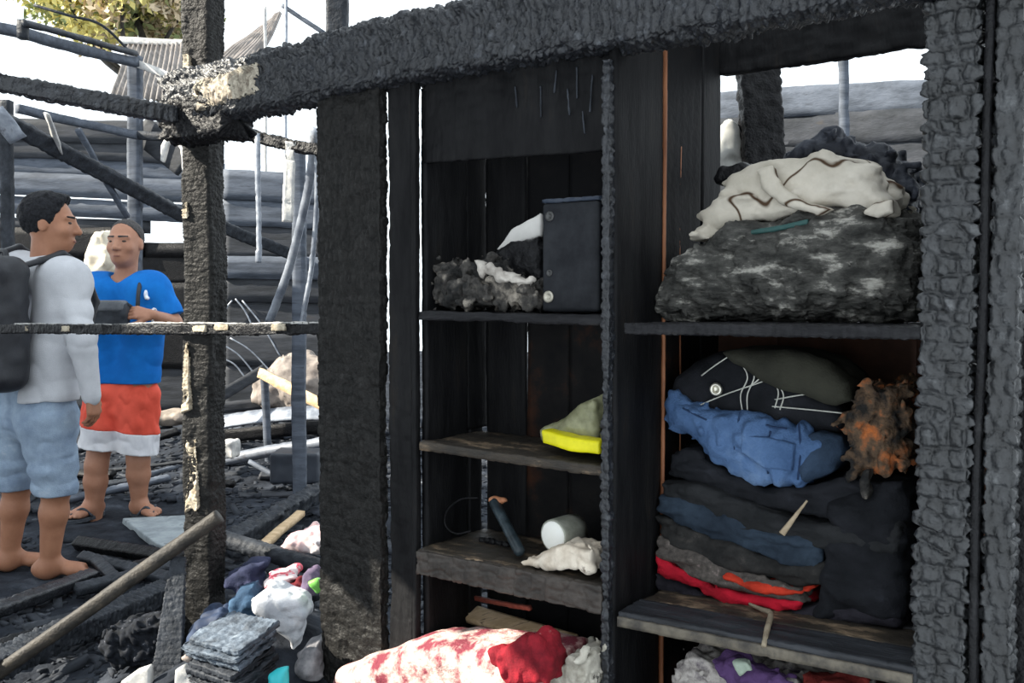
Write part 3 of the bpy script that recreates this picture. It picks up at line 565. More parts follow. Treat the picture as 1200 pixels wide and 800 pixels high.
RST = mat('rust orange charred fibre', (.016, .015, .014), (.12, .075, .045), (.55, .15, .035), scale=16, rough=.9, bump=.8, bscale=70, pos=(.38, .52), c3pos=.68)
tag(soft('charred_shirt', [(990, 490), (1005, 470), (1010, 455), (1030, 448), (1066, 450), (1066, 545), (1040, 552), (1005, 556), (998, 530), (1005, 515)], .20, .46, RST, r=.03, h=.005, amp=.012, sc=.035, seed=61, ridge=True, fine=.007), 'rust orange charred shirt clump against the pillar', 'shirt')
tag(soft('charred_rag_strip', [(1010, 552), (1020, 550), (1018, 586), (1010, 584)], .18, .21, BP, r=.004, h=.004, amp=.004, sc=.02), 'grey burnt rag strip hanging below the rust orange clump', 'cloth')
tag(timber('wood_splinter', L2W(*C3(918, 627, .17)), L2W(*C3(948, 588, .19)), .014, .008, mat('tan splinter', (.30, .23, .15), (.46, .37, .26), scale=30), cl=.1, cp=.02, amp=.001, res=.003, taper=.35), 'tan wood splinter stuck in the dark clothes stack', 'splinter')
tag(tube('charred_twig', [L2W(*C3(x, y, w)) + [0, 0, .009] for x, y, w in [(878, 712, .18), (893, 719, .15), (903, 724, .11), (899, 742, .04), (895, 762, -.012)]], [.003, .005, .006, .006, .005], mat('tan twig', (.17, .13, .09), (.30, .25, .18), scale=40)), 'thin bent tan twig lying on the lowest grey shelf', 'twig')
# --- bottom right
crumple('scrap_heap', [(805, 770), (815, 757), (850, 762), (905, 778), (960, 790), (1000, 800), (1000, 960), (800, 960)], .04, .30, mat('mottled scrap paper', (.10, .085, .09), (.42, .39, .36), (.05, .035, .06), scale=15, rough=.8, pos=(.4, .55), c3pos=.68), 'mottled crumpled paper scraps under the lowest grey shelf', 'paper', amp=.012, sc=.035, seed=44)
tag(soft('purple_cloth', [(838, 776), (862, 764), (880, 775), (905, 785), (928, 800), (925, 860), (880, 850), (850, 800)], .015, .07, cloth('dusty purple cotton', (.10, .055, .15), (.06, .03, .09)), r=.015, h=.005, amp=.01, sc=.03, ridge=True), 'dusty purple cloth among the crumpled paper scraps', 'cloth')
tag(soft('pale_green_cloth', [(860, 775), (875, 772), (882, 785), (868, 792)], .0, .03, cloth('pale green cotton', (.35, .42, .34), (.25, .3, .25)), r=.008, h=.004, amp=.004, sc=.02), 'small pale green rag on top of the dusty purple cloth', 'cloth')
tag(soft('red_rag', [(940, 792), (985, 795), (1010, 805), (1000, 850), (940, 850)], .02, .10, cloth('brick red cotton', (.22, .03, .025), (.12, .02, .018)), r=.015, h=.005, amp=.008, sc=.03), 'brick red rag under the shelf end by the pillar', 'cloth')

# ================================================================== BURNT HOUSES BEHIND
def T(name, a, b, wid, thk, m, label, cat, group=None, far=True, **k):
    return tag((plain if far else timber)(name, P(*a), P(*b), wid, thk, m, **k), label, cat, group)
# --- plank walls far behind
def plank_wall(name, label, Y, rows, m_list, thk=.03, depth_jit=.02):
    o = bpy.data.objects.new(name, None); COL.objects.link(o); struct(o); o['label'] = label
    x0 = min(r[0] for r in rows); o.location = tuple(np.array([P(x0, 500, Y)[0], Y, 0])); L0 = np.array(o.location)
    for k, (xa, xb, ya, yb, yc, yd) in enumerate(rows):       # left top/bottom, right top/bottom
        A1, A2, B1, B2 = P(xa, ya, Y), P(xa, yb, Y), P(xb, yc, Y), P(xb, yd, Y)
        A, B = (A1 + A2) / 2, (B1 + B2) / 2; w_ = (abs(A1[2] - A2[2]) + abs(B1[2] - B2[2])) / 2
        j = depth_jit * ((k * 7) % 3 - 1)
        plain('plank', A - L0 + [0, j, 0], B - L0 + [0, j, 0], w_ + .03, thk, m_list[k % len(m_list)], o, res=.06)
    return o
plank_wall('wall_back', 'burnt blue grey plank wall behind the two men', 8.6,
    [(262, 420, 200, 232, 210, 240), (262, 420, 233, 262, 241, 268), (262, 420, 263, 300, 269, 304), (262, 420, 301, 324, 305, 328), (262, 420, 325, 352, 329, 354), (262, 420, 353, 388, 355, 390), (262, 420, 389, 425, 391, 428), (262, 420, 426, 480, 429, 482)],
    [GREYP, GREYP, GREYD, GREYP, GREYD, GREYD, GREYD, GREYD])
plank_wall('wall_left', 'burnt plank wall with gaps under the fallen rafters', 9.0,
    [(-60, 262, 140, 160, 146, 172), (-60, 262, 160, 180, 172, 192), (-60, 262, 180, 199, 192, 215), (-60, 262, 199, 222, 215, 238), (-60, 262, 228, 244, 243, 262), (-60, 175, 252, 268, 262, 270), (-60, 168, 268, 300, 268, 300), (168, 262, 286, 300, 286, 300), (-60, 262, 300, 340, 288, 330), (-60, 262, 340, 385, 330, 380), (-60, 262, 386, 430, 381, 430), (-60, 262, 431, 480, 431, 480)],
    [GREYD, GREYD, GREYP, GREYP, GREYP, GREYD, CHAR, CHAR, CHAR, CHAR, CHAR, GREYD])
# --- zinc roofs
def roof(name, label, quad, n, m):
    """corrugated sheets between four corners (tl, tr, br, bl)"""
    tl, tr, br, bl = [np.array(q, float) for q in quad]
    o = empty(name, label, 'roof', (tl + tr + br + bl) / 4); L0 = np.array(o.location)
    for k in range(n):
        a, b = k / n, (k + 1.04) / n; V = []; cols = 22
        t0, t1, b0, b1 = tl + (tr - tl) * a, tl + (tr - tl) * b, bl + (br - bl) * a, bl + (br - bl) * b
        nv = nrm(np.cross(tr - tl, bl - tl)); nv = nv if nv[2] > 0 else -nv
        for th in (0, -.006):
            for j in range(6):
                for i in range(cols):
                    p_ = (t0 + (t1 - t0) * i / (cols - 1)) * (1 - j / 5) + (b0 + (b1 - b0) * i / (cols - 1)) * j / 5
                    V.append(p_ + nv * (.02 * math.sin(i / (cols - 1) * 2 * math.pi * 5) + .012 * (k % 2) + th + .03 * vnoise(p_[0] * 2, p_[1] * 2, p_[2] * 2, k)) - L0)
        F = []; S_ = 6 * cols
        for j in range(5):
            for i in range(cols - 1):
                q = j * cols + i; F.append((q, q + 1, q + cols + 1, q + cols)); F.append((S_ + q, S_ + q + cols, S_ + q + cols + 1, S_ + q + 1))
        for i in range(cols - 1):
            F.append((i + 1, i, S_ + i, S_ + i + 1)); q = 5 * cols + i; F.append((q, q + 1, S_ + q + 1, S_ + q))
        for j in range(5):
            q = j * cols; F.append((q, q + cols, S_ + q + cols, S_ + q)); q = j * cols + cols - 1; F.append((q + cols, q, S_ + q, S_ + q + cols))
        mesh_obj('roof_sheet', V, F, m, o)
    return o
roof('zinc_roof', 'scorched grey brown zinc roof behind the blue grey post', [P(150, 50, 12.5), P(262, 50, 12.5), P(262, 118, 9.6), P(128, 118, 9.6)], 4, ZINC)
roof('zinc_roof', 'torn dark zinc roof piece between the charred post and the thin poles', [P(318, 22, 11), P(330, 16, 11), P(300, 72, 9.5), P(240, 82, 9.5)], 2, ZINC)
T('fascia_board', (140, 47, 12.4), (262, 53, 12.4), .09, .03, PALE, 'pale fascia board along the top of the scorched zinc roof', 'board')
# --- trees behind
def tree(name, label, px, py, Y, R_, hgt, n, seed, cols):
    c = P(px, py, Y); o = empty(name, label, 'tree', (c[0], Y, 0))
    rg = np.random.default_rng(seed); z0 = c[2]
    tube('trunk', [(1.0, 0, 0), (.95, 0, z0 * .5), (0, .05, z0)], [.16, .10, .05], WOODB, o)
    for k in range(5):
        a = k * 1.26; tube('branch', [(.8, 0, z0 * .7), (R_ * .4 * math.cos(a), R_ * .4 * math.sin(a), z0 * .85), (R_ * .8 * math.cos(a), R_ * .8 * math.sin(a), z0 + hgt * .3 * math.sin(a * 2))], [.06, .04, .015], WOODB, o)
    for ci, cm in enumerate(cols):
        cl_ = rg.normal(size=(22, 3)); cl_ /= np.linalg.norm(cl_, axis=1)[:, None]; cl_ *= rg.uniform(.3, 1, (22, 1)) * [R_, R_, hgt]
        q = cl_[rg.integers(0, 22, n)] + rg.normal(size=(n, 3)) * [R_ * .16, R_ * .16, hgt * .16] + [0, 0, z0]
        a = rg.normal(size=(n, 3)); a /= np.linalg.norm(a, axis=1)[:, None]; b = np.cross(a, rg.normal(size=(n, 3))); b /= np.linalg.norm(b, axis=1)[:, None]
        s_ = rg.uniform(.05, .10, (n, 1)); nn = np.cross(a, b) * s_ * .25
        V = np.stack([q - a * s_, q + b * s_ * .45 + nn, q + a * s_, q - b * s_ * .45 + nn], 1).reshape(-1, 3)
        f = mesh_obj('foliage', V, np.arange(4 * n).reshape(-1, 4), cm, o, smooth=False); f['kind'] = 'stuff'
    return o
LF1 = mat('sunlit yellow leaf', (.50, .46, .14), (.72, .62, .24), scale=2, rough=.6)
LF2 = mat('dull green leaf', (.20, .25, .10), (.36, .38, .17), scale=2, rough=.6)
LF3 = mat('dry tan leaf', (.55, .42, .26), (.72, .60, .42), scale=2, rough=.6)
tree('leafy_tree', 'sunlit yellow green tree rising over the scorched zinc roof', 150, -2, 15, 1.25, .8, 3200, 3, [LF1, LF2, LF3])
# --- frame timbers of the burnt house on the left
T('burnt_post', (9, 118, 5.6), (9, 592, 5.6), .062, .06, CHARG, 'slim blue grey post behind the man with the backpack', 'post', res=.02)
T('burnt_post', (158, 66, 6.6), (158, 553, 6.6), .09, .08, GREYP, 'pale blue grey post rising behind the man in blue', 'post', res=.02)
T('burnt_rafter', (-50, 20, 5.2), (160, 74, 6.5), .06, .05, GREYP, 'slender grey beam sloping to the top of the blue grey post', 'beam')
T('burnt_rafter', (28, 26, 5.3), (160, 64, 6.5), .035, .03, CHARG, 'thin dark batten lying above the slender grey beam', 'beam')
T('batten_block', (28, 24, 5.35), (28, 46, 5.35), .05, .05, CHARG, 'short block propping the thin dark batten', 'block')
T('burnt_rafter', (158, 74, 6.55), (222, 97, 6.3), .05, .05, PALE, 'ash white rafter stub reaching from the blue grey post', 'beam')
tag(tube('loose_wire', [P(40, 6, 6), P(80, 18, 6), P(120, 30, 6.2), P(158, 67, 6.6)], .009, CHARG), 'loose drooping wire above the thin dark batten', 'wire')
T('fallen_rafter', (-30, 124, 5.1), (222, 256, 7.0), .10, .07, CHARG, 'thick charred fallen rafter sloping down behind the men', 'beam', far=False, cl=.05, cp=.05, amp=.006, res=.02)
T('fallen_rafter', (252, 262, 7.4), (350, 302, 8.56), .10, .07, CHARG, 'short charred rafter end slanting across the blue grey wall', 'beam', far=False, cl=.05, cp=.05, amp=.006, res=.02)
T('bent_zinc_sheet', (-6, 128, 5.0), (22, 164, 5.1), .10, .012, METAL, 'bent shiny zinc strip on the upper end of the fallen rafter', 'metal sheet', ero=.01)
T('hanging_strip', (56, 132, 5.4), (71, 180, 5.7), .035, .012, PALE, 'ash white strip hanging onto the fallen rafter', 'strip')
T('leaning_stick', (90, 152, 5.9), (150, 254, 6.4), .035, .03, GREYP, 'pale grey stick leaning across the fallen rafter', 'stick')
T('cross_beam', (20, 128, 5.7), (160, 158, 6.5), .055, .05, GREYP, 'blue grey cross beam joining the two slim posts', 'beam')
T('cross_beam', (158, 158, 6.5), (225, 164, 6.4), .06, .05, CHARG, 'dark cross beam stub between the grey post and the charred post', 'beam')
T('hanging_board', (164, 150, 6.7), (218, 192, 6.6), .2, .03, GREYD, 'sooty board hanging under the dark cross beam stub', 'board')
tag(soft('curled_zinc', [(187, 188), (188, 170), (196, 155), (206, 149), (209, 153), (203, 158), (212, 163), (217, 172), (217, 205), (213, 200), (211, 175), (203, 165), (196, 170), (191, 190)], 6.36, 6.41, PALE, plane='cam', r=.01, h=.01, amp=.004, sc=.1), 'curled white hook of burnt zinc beside the charred post', 'metal sheet')
T('back_beam', (250, 150, 4.3), (385, 178, 4.1), .055, .05, CHAR, 'short black beam behind the charred post below the main beam', 'beam', far=False, cl=.03, cp=.03, amp=.006, res=.008, ero=.015)
T('zinc_strip', (303, 156, 4.19), (302, 308, 4.19), .025, .008, METAL, 'straight pale zinc strip hanging from the short black beam', 'strip', res=.01)
T('zinc_strip', (372, 150, 4.16), (314, 378, 4.6), .04, .012, METAL, 'long slanting zinc strip leaning beside the wide charred board', 'strip', res=.02, bow=(.04, 0, 0))
T('zinc_strip', (342, 166, 4.13), (336, 260, 4.13), .05, .01, PALE, 'ragged ash white strip dangling from the short black beam', 'strip', res=.012, ero=.012)
T('burnt_post', (349, 172, 5.3), (351, 600, 5.3), .075, .06, GREYP, 'blue grey post standing behind the slanting zinc strip', 'post', res=.02)
T('zinc_strip', (368, 170, 4.12), (352, 380, 4.3), .022, .008, METAL, 'narrow curled zinc strip nearest the wide charred board', 'strip', res=.012, bow=(.03, .02, 0))
T('thin_pole', (311, 8, 9.3), (311, 500, 9.3), .03, .03, PALE, 'thin white pole seen past the torn zinc roof', 'pole')
T('thin_pole', (335, -30, 9.2), (336, 505, 9.2), .03, .03, METAL, 'thin steel pole rising above the black beam', 'pole')
T('thin_brace', (331, 6, 9.2), (380, 38, 9.2), .04, .03, GREYP, 'slanting brace fixed to the thin steel pole', 'brace')
T('upper_post', (393, -30, 3.4), (393, 75, 3.4), .075, .06, CHARG, 'blue grey post stub standing up behind the black beam', 'post', res=.012)
T('upper_block', (566, -16, 2.5), (596, -20, 2.45), .08, .06, CHARG, 'grey block lying on top of the black beam', 'block', res=.012)
# seen through the open back of the right-hand compartment
T('leaning_post', (888, 60, 2.98), (926, 800, 2.98), .125, .09, CHAR, 'leaning charred post behind the open back of the cabinet', 'post', far=False, cl=.03, cp=.03, amp=.006, res=.01)
tag(soft('white_cloth', [(838, 145), (858, 140), (872, 150), (880, 205), (836, 200)], 2.99, 3.07, mat('sooty white cloth', (.40, .40, .38), (.6, .6, .57), (.08, .08, .08), scale=9, c3pos=.7), plane='cam', r=.03, h=.008, amp=.014, sc=.07, ridge=True), 'sooty white cloth hanging behind the leaning charred post', 'cloth')
o = bpy.data.objects.new('wall_right', None); COL.objects.link(o); struct(o); o['label'] = 'grey plank wall seen through the open cabinet back'; o.location = tuple(P(1000, 500, 4.2) * [1, 1, 0])
for k, (ya, yb, yc, yd) in enumerate([(112, 141, 88, 122), (142, 172, 123, 160), (173, 205, 161, 198), (206, 270, 199, 262), (271, 340, 263, 332)]):
    A = (P(820, ya, 4.4) + P(820, yb, 4.4)) / 2; B = (P(1195, yc, 3.9) + P(1195, yd, 3.9)) / 2; wd_ = abs(P(820, ya, 4.4)[2] - P(820, yb, 4.4)[2])
    plain('plank', A - np.array(o.location), B - np.array(o.location), wd_ * 1.2, .02, GREYP if k < 1 else GREYD, o)
T('window_post', (989, 40, 3.9), (989, 330, 3.9), .038, .03, GREYP, 'thin grey upright in front of the grey plank wall', 'post')
T('side_wall_board', (1196, 425, 2.5), (1196, 860, 2.5), .22, .03, mat('dark reddish scorched board', (.022, .016, .014), (.05, .032, .026), (.09, .03, .02), scale=4, rough=.7, c3pos=.72), 'dark reddish scorched board beyond the side post', 'board', far=False, cl=.2, cp=.05, amp=.002, res=.012)
tag(soft('pale_rubble_sheet', [(1180, 318), (1230, 312), (1230, 412), (1178, 408)], 3.6, 3.75, mat('sunlit rubble sheet', (.30, .26, .22), (.55, .50, .44), (.10, .06, .05), scale=6, c3pos=.7), plane='cam', r=.03, h=.012, amp=.02, sc=.1), 'pale crumpled sheet past the side post', 'metal sheet')

# --- unseen zinc roof, added beside the men to keep the sun off them
hs = nrm([TO_SUN[0], TO_SUN[1], 0]); pe = np.array([-hs[1], hs[0], 0]) * -1
def rf(t, q, z): return np.array([-2.2, 4.1, 0]) + hs * t + pe * q + np.array([0, 0, z])
roof('zinc_roof', 'added unseen zinc roof keeping sun off the two men', [rf(6.4, -1.1, 3.6), rf(6.4, 1.7, 3.6), rf(2.3, 1.7, 3.4), rf(2.3, -1.1, 3.4)], 5, ZINC)
for t_, q_, lab in ((2.6, -.9, 'outer post under the added zinc roof'), (6.2, -.9, 'rear post under the added zinc roof'), (6.2, 1.5, 'far corner post under the added zinc roof')):
    tag(plain('shade_roof_post', rf(t_, q_, -.05), rf(t_, q_, 3.5), .1, .1, CHARG), lab, 'post')

# unseen upper plank wall, added left of the cabinet to shade the shelves
o = bpy.data.objects.new('wall_shade_added', None); COL.objects.link(o); struct(o); o['label'] = 'added unseen plank wall shading the cabinet from the left'; o.location = (-2.4, 1.4, 0)
rw = random.Random(4)
for k in range(15):
    z = 2.02 + k * .15
    plain('plank', (.015 * (k % 2), -1.5, z), (.015 * (k % 2), 1.03 + rw.uniform(-.05, .05), z + rw.uniform(-.01, .01)), .17, .03, GREYD, o, hint=(1, 0, 0))
plain('plank', (.015, .50, 1.88), (.015, 1.03, 1.87), .17, .03, GREYD, o, hint=(1, 0, 0)); plain('plank', (0, .70, 1.73), (0, 1.02, 1.72), .17, .03, GREYD, o, hint=(1, 0, 0))
for yy in (-1.3, .9): plain('shade_wall_post', (.06, yy, -.05), (.06, yy, 4.2), .08, .08, CHAR, o)

# ================================================================== PEOPLE
EYEW = mat('eye dark', (.02, .015, .012), (.03, .02, .018), scale=50, rough=.2, spec=.5)
LIP = mat('lip', (.20, .075, .06), (.26, .10, .08), scale=50, rough=.5)
def head(fl, c, f, nb, rn=.058, s=1.0, chub=0.0):
    R_ = rot_axes(f); r, f_, u = R_
    def p_(x, y, z): return c + s * (r * x + f_ * y + u * z)
    fl.cone(nb, p_(0, -.02, -.05), rn, rn * .95, .03)
    fl.ell(p_(0, -.012, .03), np.array([.077, .096, .095]) * s, R_, .02)
    fl.ell(p_(0, .022, -.02), np.array([.066 + chub, .075, .085]) * s, R_, .03)
    fl.ell(p_(0, .045, -.078), np.array([.043 + chub, .045, .036]) * s, R_, .035)
    fl.cone(p_(0, .090, .022), p_(0, .113, -.022), .009 * s, .014 * s, .018)
    for e in (-1, 1):
        fl.ell(p_(.013 * e, .100, -.026), np.array([.010, .011, .008]) * s, R_, .008)
        fl.cone(p_(.012 * e, .086, .034), p_(.05 * e, .070, .032), .010 * s, .009 * s, .015)
        fl.ell(p_(.043 * e, .062, -.022), np.array([.022, .020, .018]) * s, R_, .03)
        fl.ell(p_(.079 * e, -.012, -.002), np.array([.010, .019, .032]) * s, R_, .008)
    fl.ell(p_(0, .092, -.058), np.array([.022, .010, .006]) * s, R_, .008); fl.ell(p_(0, .090, -.068), np.array([.019, .010, .006]) * s, R_, .006)
    return p_, R_
def face_parts(p_, R_, parent, s, hm):
    for e in (-1, 1):
        fl = Field(p_(.032 * e, .082, .010) - .03, p_(.032 * e, .082, .010) + .03, .003); fl.ell(p_(.032 * e, .081, .012), np.array([.014, .010, .006]) * s, R_, 0); fl.mesh('eye', EYEW, parent)
        a, b = p_(.014 * e, .094, .036), p_(.052 * e, .077, .037)
        fl = Field(np.minimum(a, b) - .02, np.maximum(a, b) + .02, .003); fl.cone(a, b, .006 * s, .004 * s, 0); fl.mesh('eyebrow', hm, parent)
    q = p_(0, .099, -.063); fl = Field(q - .04, q + .04, .003); fl.ell(q, np.array([.021, .0045, .0035]) * s, R_, 0); fl.mesh('mouth', LIP, parent)
def hand(fl, w, d, n, side, curl=.3, s=1.0):
    """w wrist, d towards fingertips, n palm normal (palm side), side=+1 thumb lies along d x n"""
    d = nrm(d); n = nrm(np.asarray(n) - d * (np.asarray(n) @ d)); t = np.cross(d, n) * side
    for i, (off, ln) in enumerate([(.030, .070), (.010, .080), (-.010, .074), (-.029, .058)]):
        k0 = w + s * (d * (.088 - .006 * abs(i - 1)) + t * off)
        fl.cone(w + s * (d * .01 + t * off * .5), k0, .016 * s, .0125 * s, .012)
        a = curl; q = k0
        for sg, rr in ((.42, .0095), (.33, .0085), (.25, .0075)):
            dd = d * math.cos(a) + n * math.sin(a) + t * off * 1.2; e = q + dd * ln * sg * s * 1.05
            fl.cone(q, e, rr * s, rr * .93 * s, .004); q = e; a += curl
    b = w + s * (d * .025 + t * .026); m_ = b + s * (d * .035 + t * .026 + n * .012); e = m_ + s * (d * .034 + t * .006 + n * (.006 + .02 * curl))
    fl.cone(b, m_, .015 * s, .0115 * s, .012); fl.cone(m_, e, .0110 * s, .0085 * s, .005)
def foot(fl, ank, d, s=1.0, z0=0.0):
    d = nrm([d[0], d[1], 0]); r = np.array([d[1], -d[0], 0]); b = np.array([ank[0], ank[1], z0])
    fl.ell(b - d * .035 + [0, 0, .034], (.036, .036, .036), None, .03)
    fl.cone(ank, b + d * .02 + [0, 0, .05], .036, .036, .03)
    fl.cone(b + d * .0 + [0, 0, .042], b + d * .12 + [0, 0, .026], .036, .026, .03)
    fl.cone(b + d * .09 + r * .022 + [0, 0, .022], b + d * .135 + r * .03 + [0, 0, .02], .024, .020, .02); fl.cone(b + d * .09 - r * .022 + [0, 0, .022], b + d * .135 - r * .03 + [0, 0, .02], .024, .020, .02)
    for e in range(5):
        x = -.036 + .018 * e; ln = [.172, .180, .184, .186, .190][e] if True else 0
        rr = [.0085, .0085, .009, .0095, .013][e]
        fl.cone(b + d * .13 + r * x + [0, 0, .016], b + d * (ln - .008 * (4 - e)) + r * x * 1.15 + [0, 0, .011], rr, rr * .95, .005)
def legs(fl, hp, kn, an, thigh=.085, knee=.056, calf=.056, ankle=.036):
    fl.cone(hp, kn, thigh, knee, .04)
    mid = kn + (an - kn) * .3 + nrm(np.cross(an - kn, [1, 0, 0]) * 1.0) * 0
    fl.cone(kn, mid, knee, calf, .03); fl.cone(mid, an, calf, ankle, .03)

def grey_man():
    Y = 4.12
    J = lambda x, y, d=0.0: P(x, y, Y + d)
    o = empty('person', 'person in light grey long sleeve shirt and faded denim shorts, turned away', 'person', J(45, 683) * [1, 1, 0])
    F_ = nrm([.62, .78, 0]); Rv = np.array([F_[1], -F_[0], 0])
    sR, sL = J(82, 326, -.11), J(14, 318, .12); eR, wR = J(96, 402, -.16), J(107, 462, -.12); eL, wL = J(28, 405, .24), J(52, 440, .36)
    hR, hL = J(56, 490, -.06), J(18, 488, .07); kR, kL = J(66, 572, -.05), J(20, 568, .09); aR, aL = J(57, 667, -.03), J(10, 658, .10)
    nb = J(50, 308, .0); pel = J(38, 478, 0)
    fl = Field(np.array([-2.55, 3.6, -.03]), np.array([-1.6, 4.75, 1.80]), .006)
    # trunk
    fl.cone(sL, sR, .062, .062, .03); fl.cone(hR, sR - Rv * .055 - [0, 0, .02], .085, .085, .05); fl.cone(hL, sL + Rv * .055 - [0, 0, .02], .085, .085, .05)
    for s_, e, w_ in ((sR, eR, wR), (sL, eL, wL)):
        fl.cone(s_, e, .052, .038, .03); fl.cone(e, w_, .039, .026, .02)
    for h_, k_, a_ in ((hR, kR, aR), (hL, kL, aL)): legs(fl, h_, k_, a_)
    foot(fl, aR, (.95, .30)); foot(fl, aL, (.8, .45))
    hand(fl, wR, nrm(J(112, 492, -.10) - wR), (-.9, .2, .1), 1, .42); hand(fl, wL, (.5, .5, -.5), (-.2, -.2, .9), -1, .5)
    hc = J(59, 264, .02); p_, R_ = head(fl, hc, (.97, .22, -.05), nb + [0, 0, -.03], .055, 1.04)
    fl.mesh('body', SKIN1, o, np.zeros(3)).location = -np.array(o.location)
    kids = []
    class Sub: pass
    # hair
    h = Field(hc - .18, hc + .2, .005); h.ell(p_(0, -.024, .042), np.array([.092, .110, .105]), R_, 0); h.ell(p_(0, .035, .105), np.array([.055, .055, .032]), R_, .03)
    n = R_[1] * .93 - R_[2] * .38; h.cut(n, float(n @ p_(0, .032, .03))); h.cut(-R_[2], float(-R_[2] @ p_(0, 0, -.065))); h.rough(.004, .02, 3); h.rough(.002, .008, 9); kids.append(h.mesh('hair', HAIRB, o, np.zeros(3)))
    pre = set(o.children); face_parts(p_, R_, o, 1.04, HAIRB); kids += [c for c in o.children if c not in pre]
    # shirt
    GS = cloth('light grey cotton', (.56, .57, .60), (.46, .47, .50), scale=5, bump=.15)
    t = Field(np.array([-2.6, 3.6, .60]), np.array([-1.6, 4.75, 1.5]), .006)
    zt = J(50, 468)[2]
    t.cone(sL, sR, .078, .078, .04); t.cone(hR + [0, 0, .02], sR - Rv * .05 - [0, 0, .02], .122, .115, .06); t.cone(hL + [0, 0, .02], sL + Rv * .05 - [0, 0, .02], .122, .115, .06)
    t.ell(nb + [0, 0, -.025], (.085, .085, .055), None, .05)
    t.cut((0, 0, -1), -zt)
    for s_, e, w_ in ((sR, eR, wR), (sL, eL, wL)):
        t.cone(s_, e, .076, .058, .03); t.cone(e, w_ + (w_ - e) * .04, .058, .044, .03)
    t.rough(.007, (.16, .16, .09), 5, 1, True); dw = nrm(wR - eR); t2 = dw; x, y, z = t.grid()
    kids.append(t.mesh('shirt', GS, o, np.zeros(3)))
    # denim shorts
    DJ = cloth('faded light denim', (.30, .38, .48), (.19, .25, .34), (.40, .47, .55), scale=7, c3pos=.7, bump=.3)
    t = Field(np.array([-2.65, 3.65, .2]), np.array([-1.65, 4.7, .95]), .006)
    t.cone(hL, hR, .120, .120, .05); t.cone(hL + [0, 0, .14], hR + [0, 0, .14], .110, .110, .05)
    t.cone(hR, kR - [0, 0, .05], .118, .088, .04); t.cone(hL, kL - [0, 0, .05], .118, .088, .04)
    t.cut((0, 0, -1), -J(50, 578)[2]); t.rough(.007, (.13, .13, .08), 15, 2, True); kids.append(t.mesh('denim_shorts', DJ, o, np.zeros(3)))
    for k in kids: k.location = tuple(-np.array(o.location))
    # ---------- backpack
    ch = (sL + sR + hL + hR) / 4 + [0, 0, .10]; bc = ch - F_ * .21 + Rv * .085
    BPM = cloth('black nylon', (.022, .024, .030), (.011, .012, .016), rough=.55, spec=.4, bump=.2); b0 = bc - [0, 0, .30]
    bp = empty('backpack', 'black nylon backpack worn by the man in grey', 'backpack', b0); R2 = np.array([Rv, F_, [0, 0, 1]])
    fb = Field(bc - [.36, .36, .42], bc + [.36, .36, .42], .007); fb.rbox(bc, (.17, .095, .28), .07, R2, 0); fb.rough(.010, .09, 5, 2); k1 = [fb.mesh('main_compartment', BPM, bp, np.zeros(3))]
    fp = Field(bc - [.36, .36, .42], bc + [.36, .36, .42], .007); fp.rbox(bc - F_ * .075 - [0, 0, .09], (.125, .05, .16), .045, R2, 0); fp.rough(.008, .07, 8, 2); fpo = fp.mesh('front_pocket', BPM, bp, np.zeros(3)); k1.append(fpo)
    for sd_, sh in ((1, sR), (-1, sL)):
        st = Field(bc - [.45, .45, .45], bc + [.5, .5, .5], .007); q = sh - Rv * .07 * sd_
        pts = [bc + Rv * .07 * sd_ + F_ * .05 + [0, 0, .23], q - F_ * .085 + [0, 0, .075], q + [0, 0, .108], q + F_ * .095 + [0, 0, .05], q + F_ * .145 - [0, 0, .10], q + F_ * .08 + Rv * .02 * sd_ - [0, 0, .28]]
        for a_, b_ in zip(pts[:-1], pts[1:]):
            for off in (-.016, 0, .016): st.cone(a_ + Rv * off, b_ + Rv * off, .012, .012, .01)
        k1.append(st.mesh('shoulder_strap', BPM, bp, np.zeros(3)))
    ht = bc + F_ * .04 + [0, 0, .27]; k1.append(tube('grab_handle', [ht - Rv * .05, ht - Rv * .03 + [0, 0, .035], ht + Rv * .03 + [0, 0, .035], ht + Rv * .05], .010, BPM, bp))
    zp = [bc - F_ * .085 + Rv * x - [0, 0, 0] + np.array([0, 0, z]) for x, z in [(-.13, .0), (-.12, .15), (-.06, .22), (.06, .22), (.12, .15), (.13, .0)]]
    tube('zipper', zp, .006, mat('grey zipper', (.10, .10, .11), (.2, .2, .21), scale=60, rough=.4), k1[0])
    for k in k1: k.location = tuple(-b0)
grey_man()

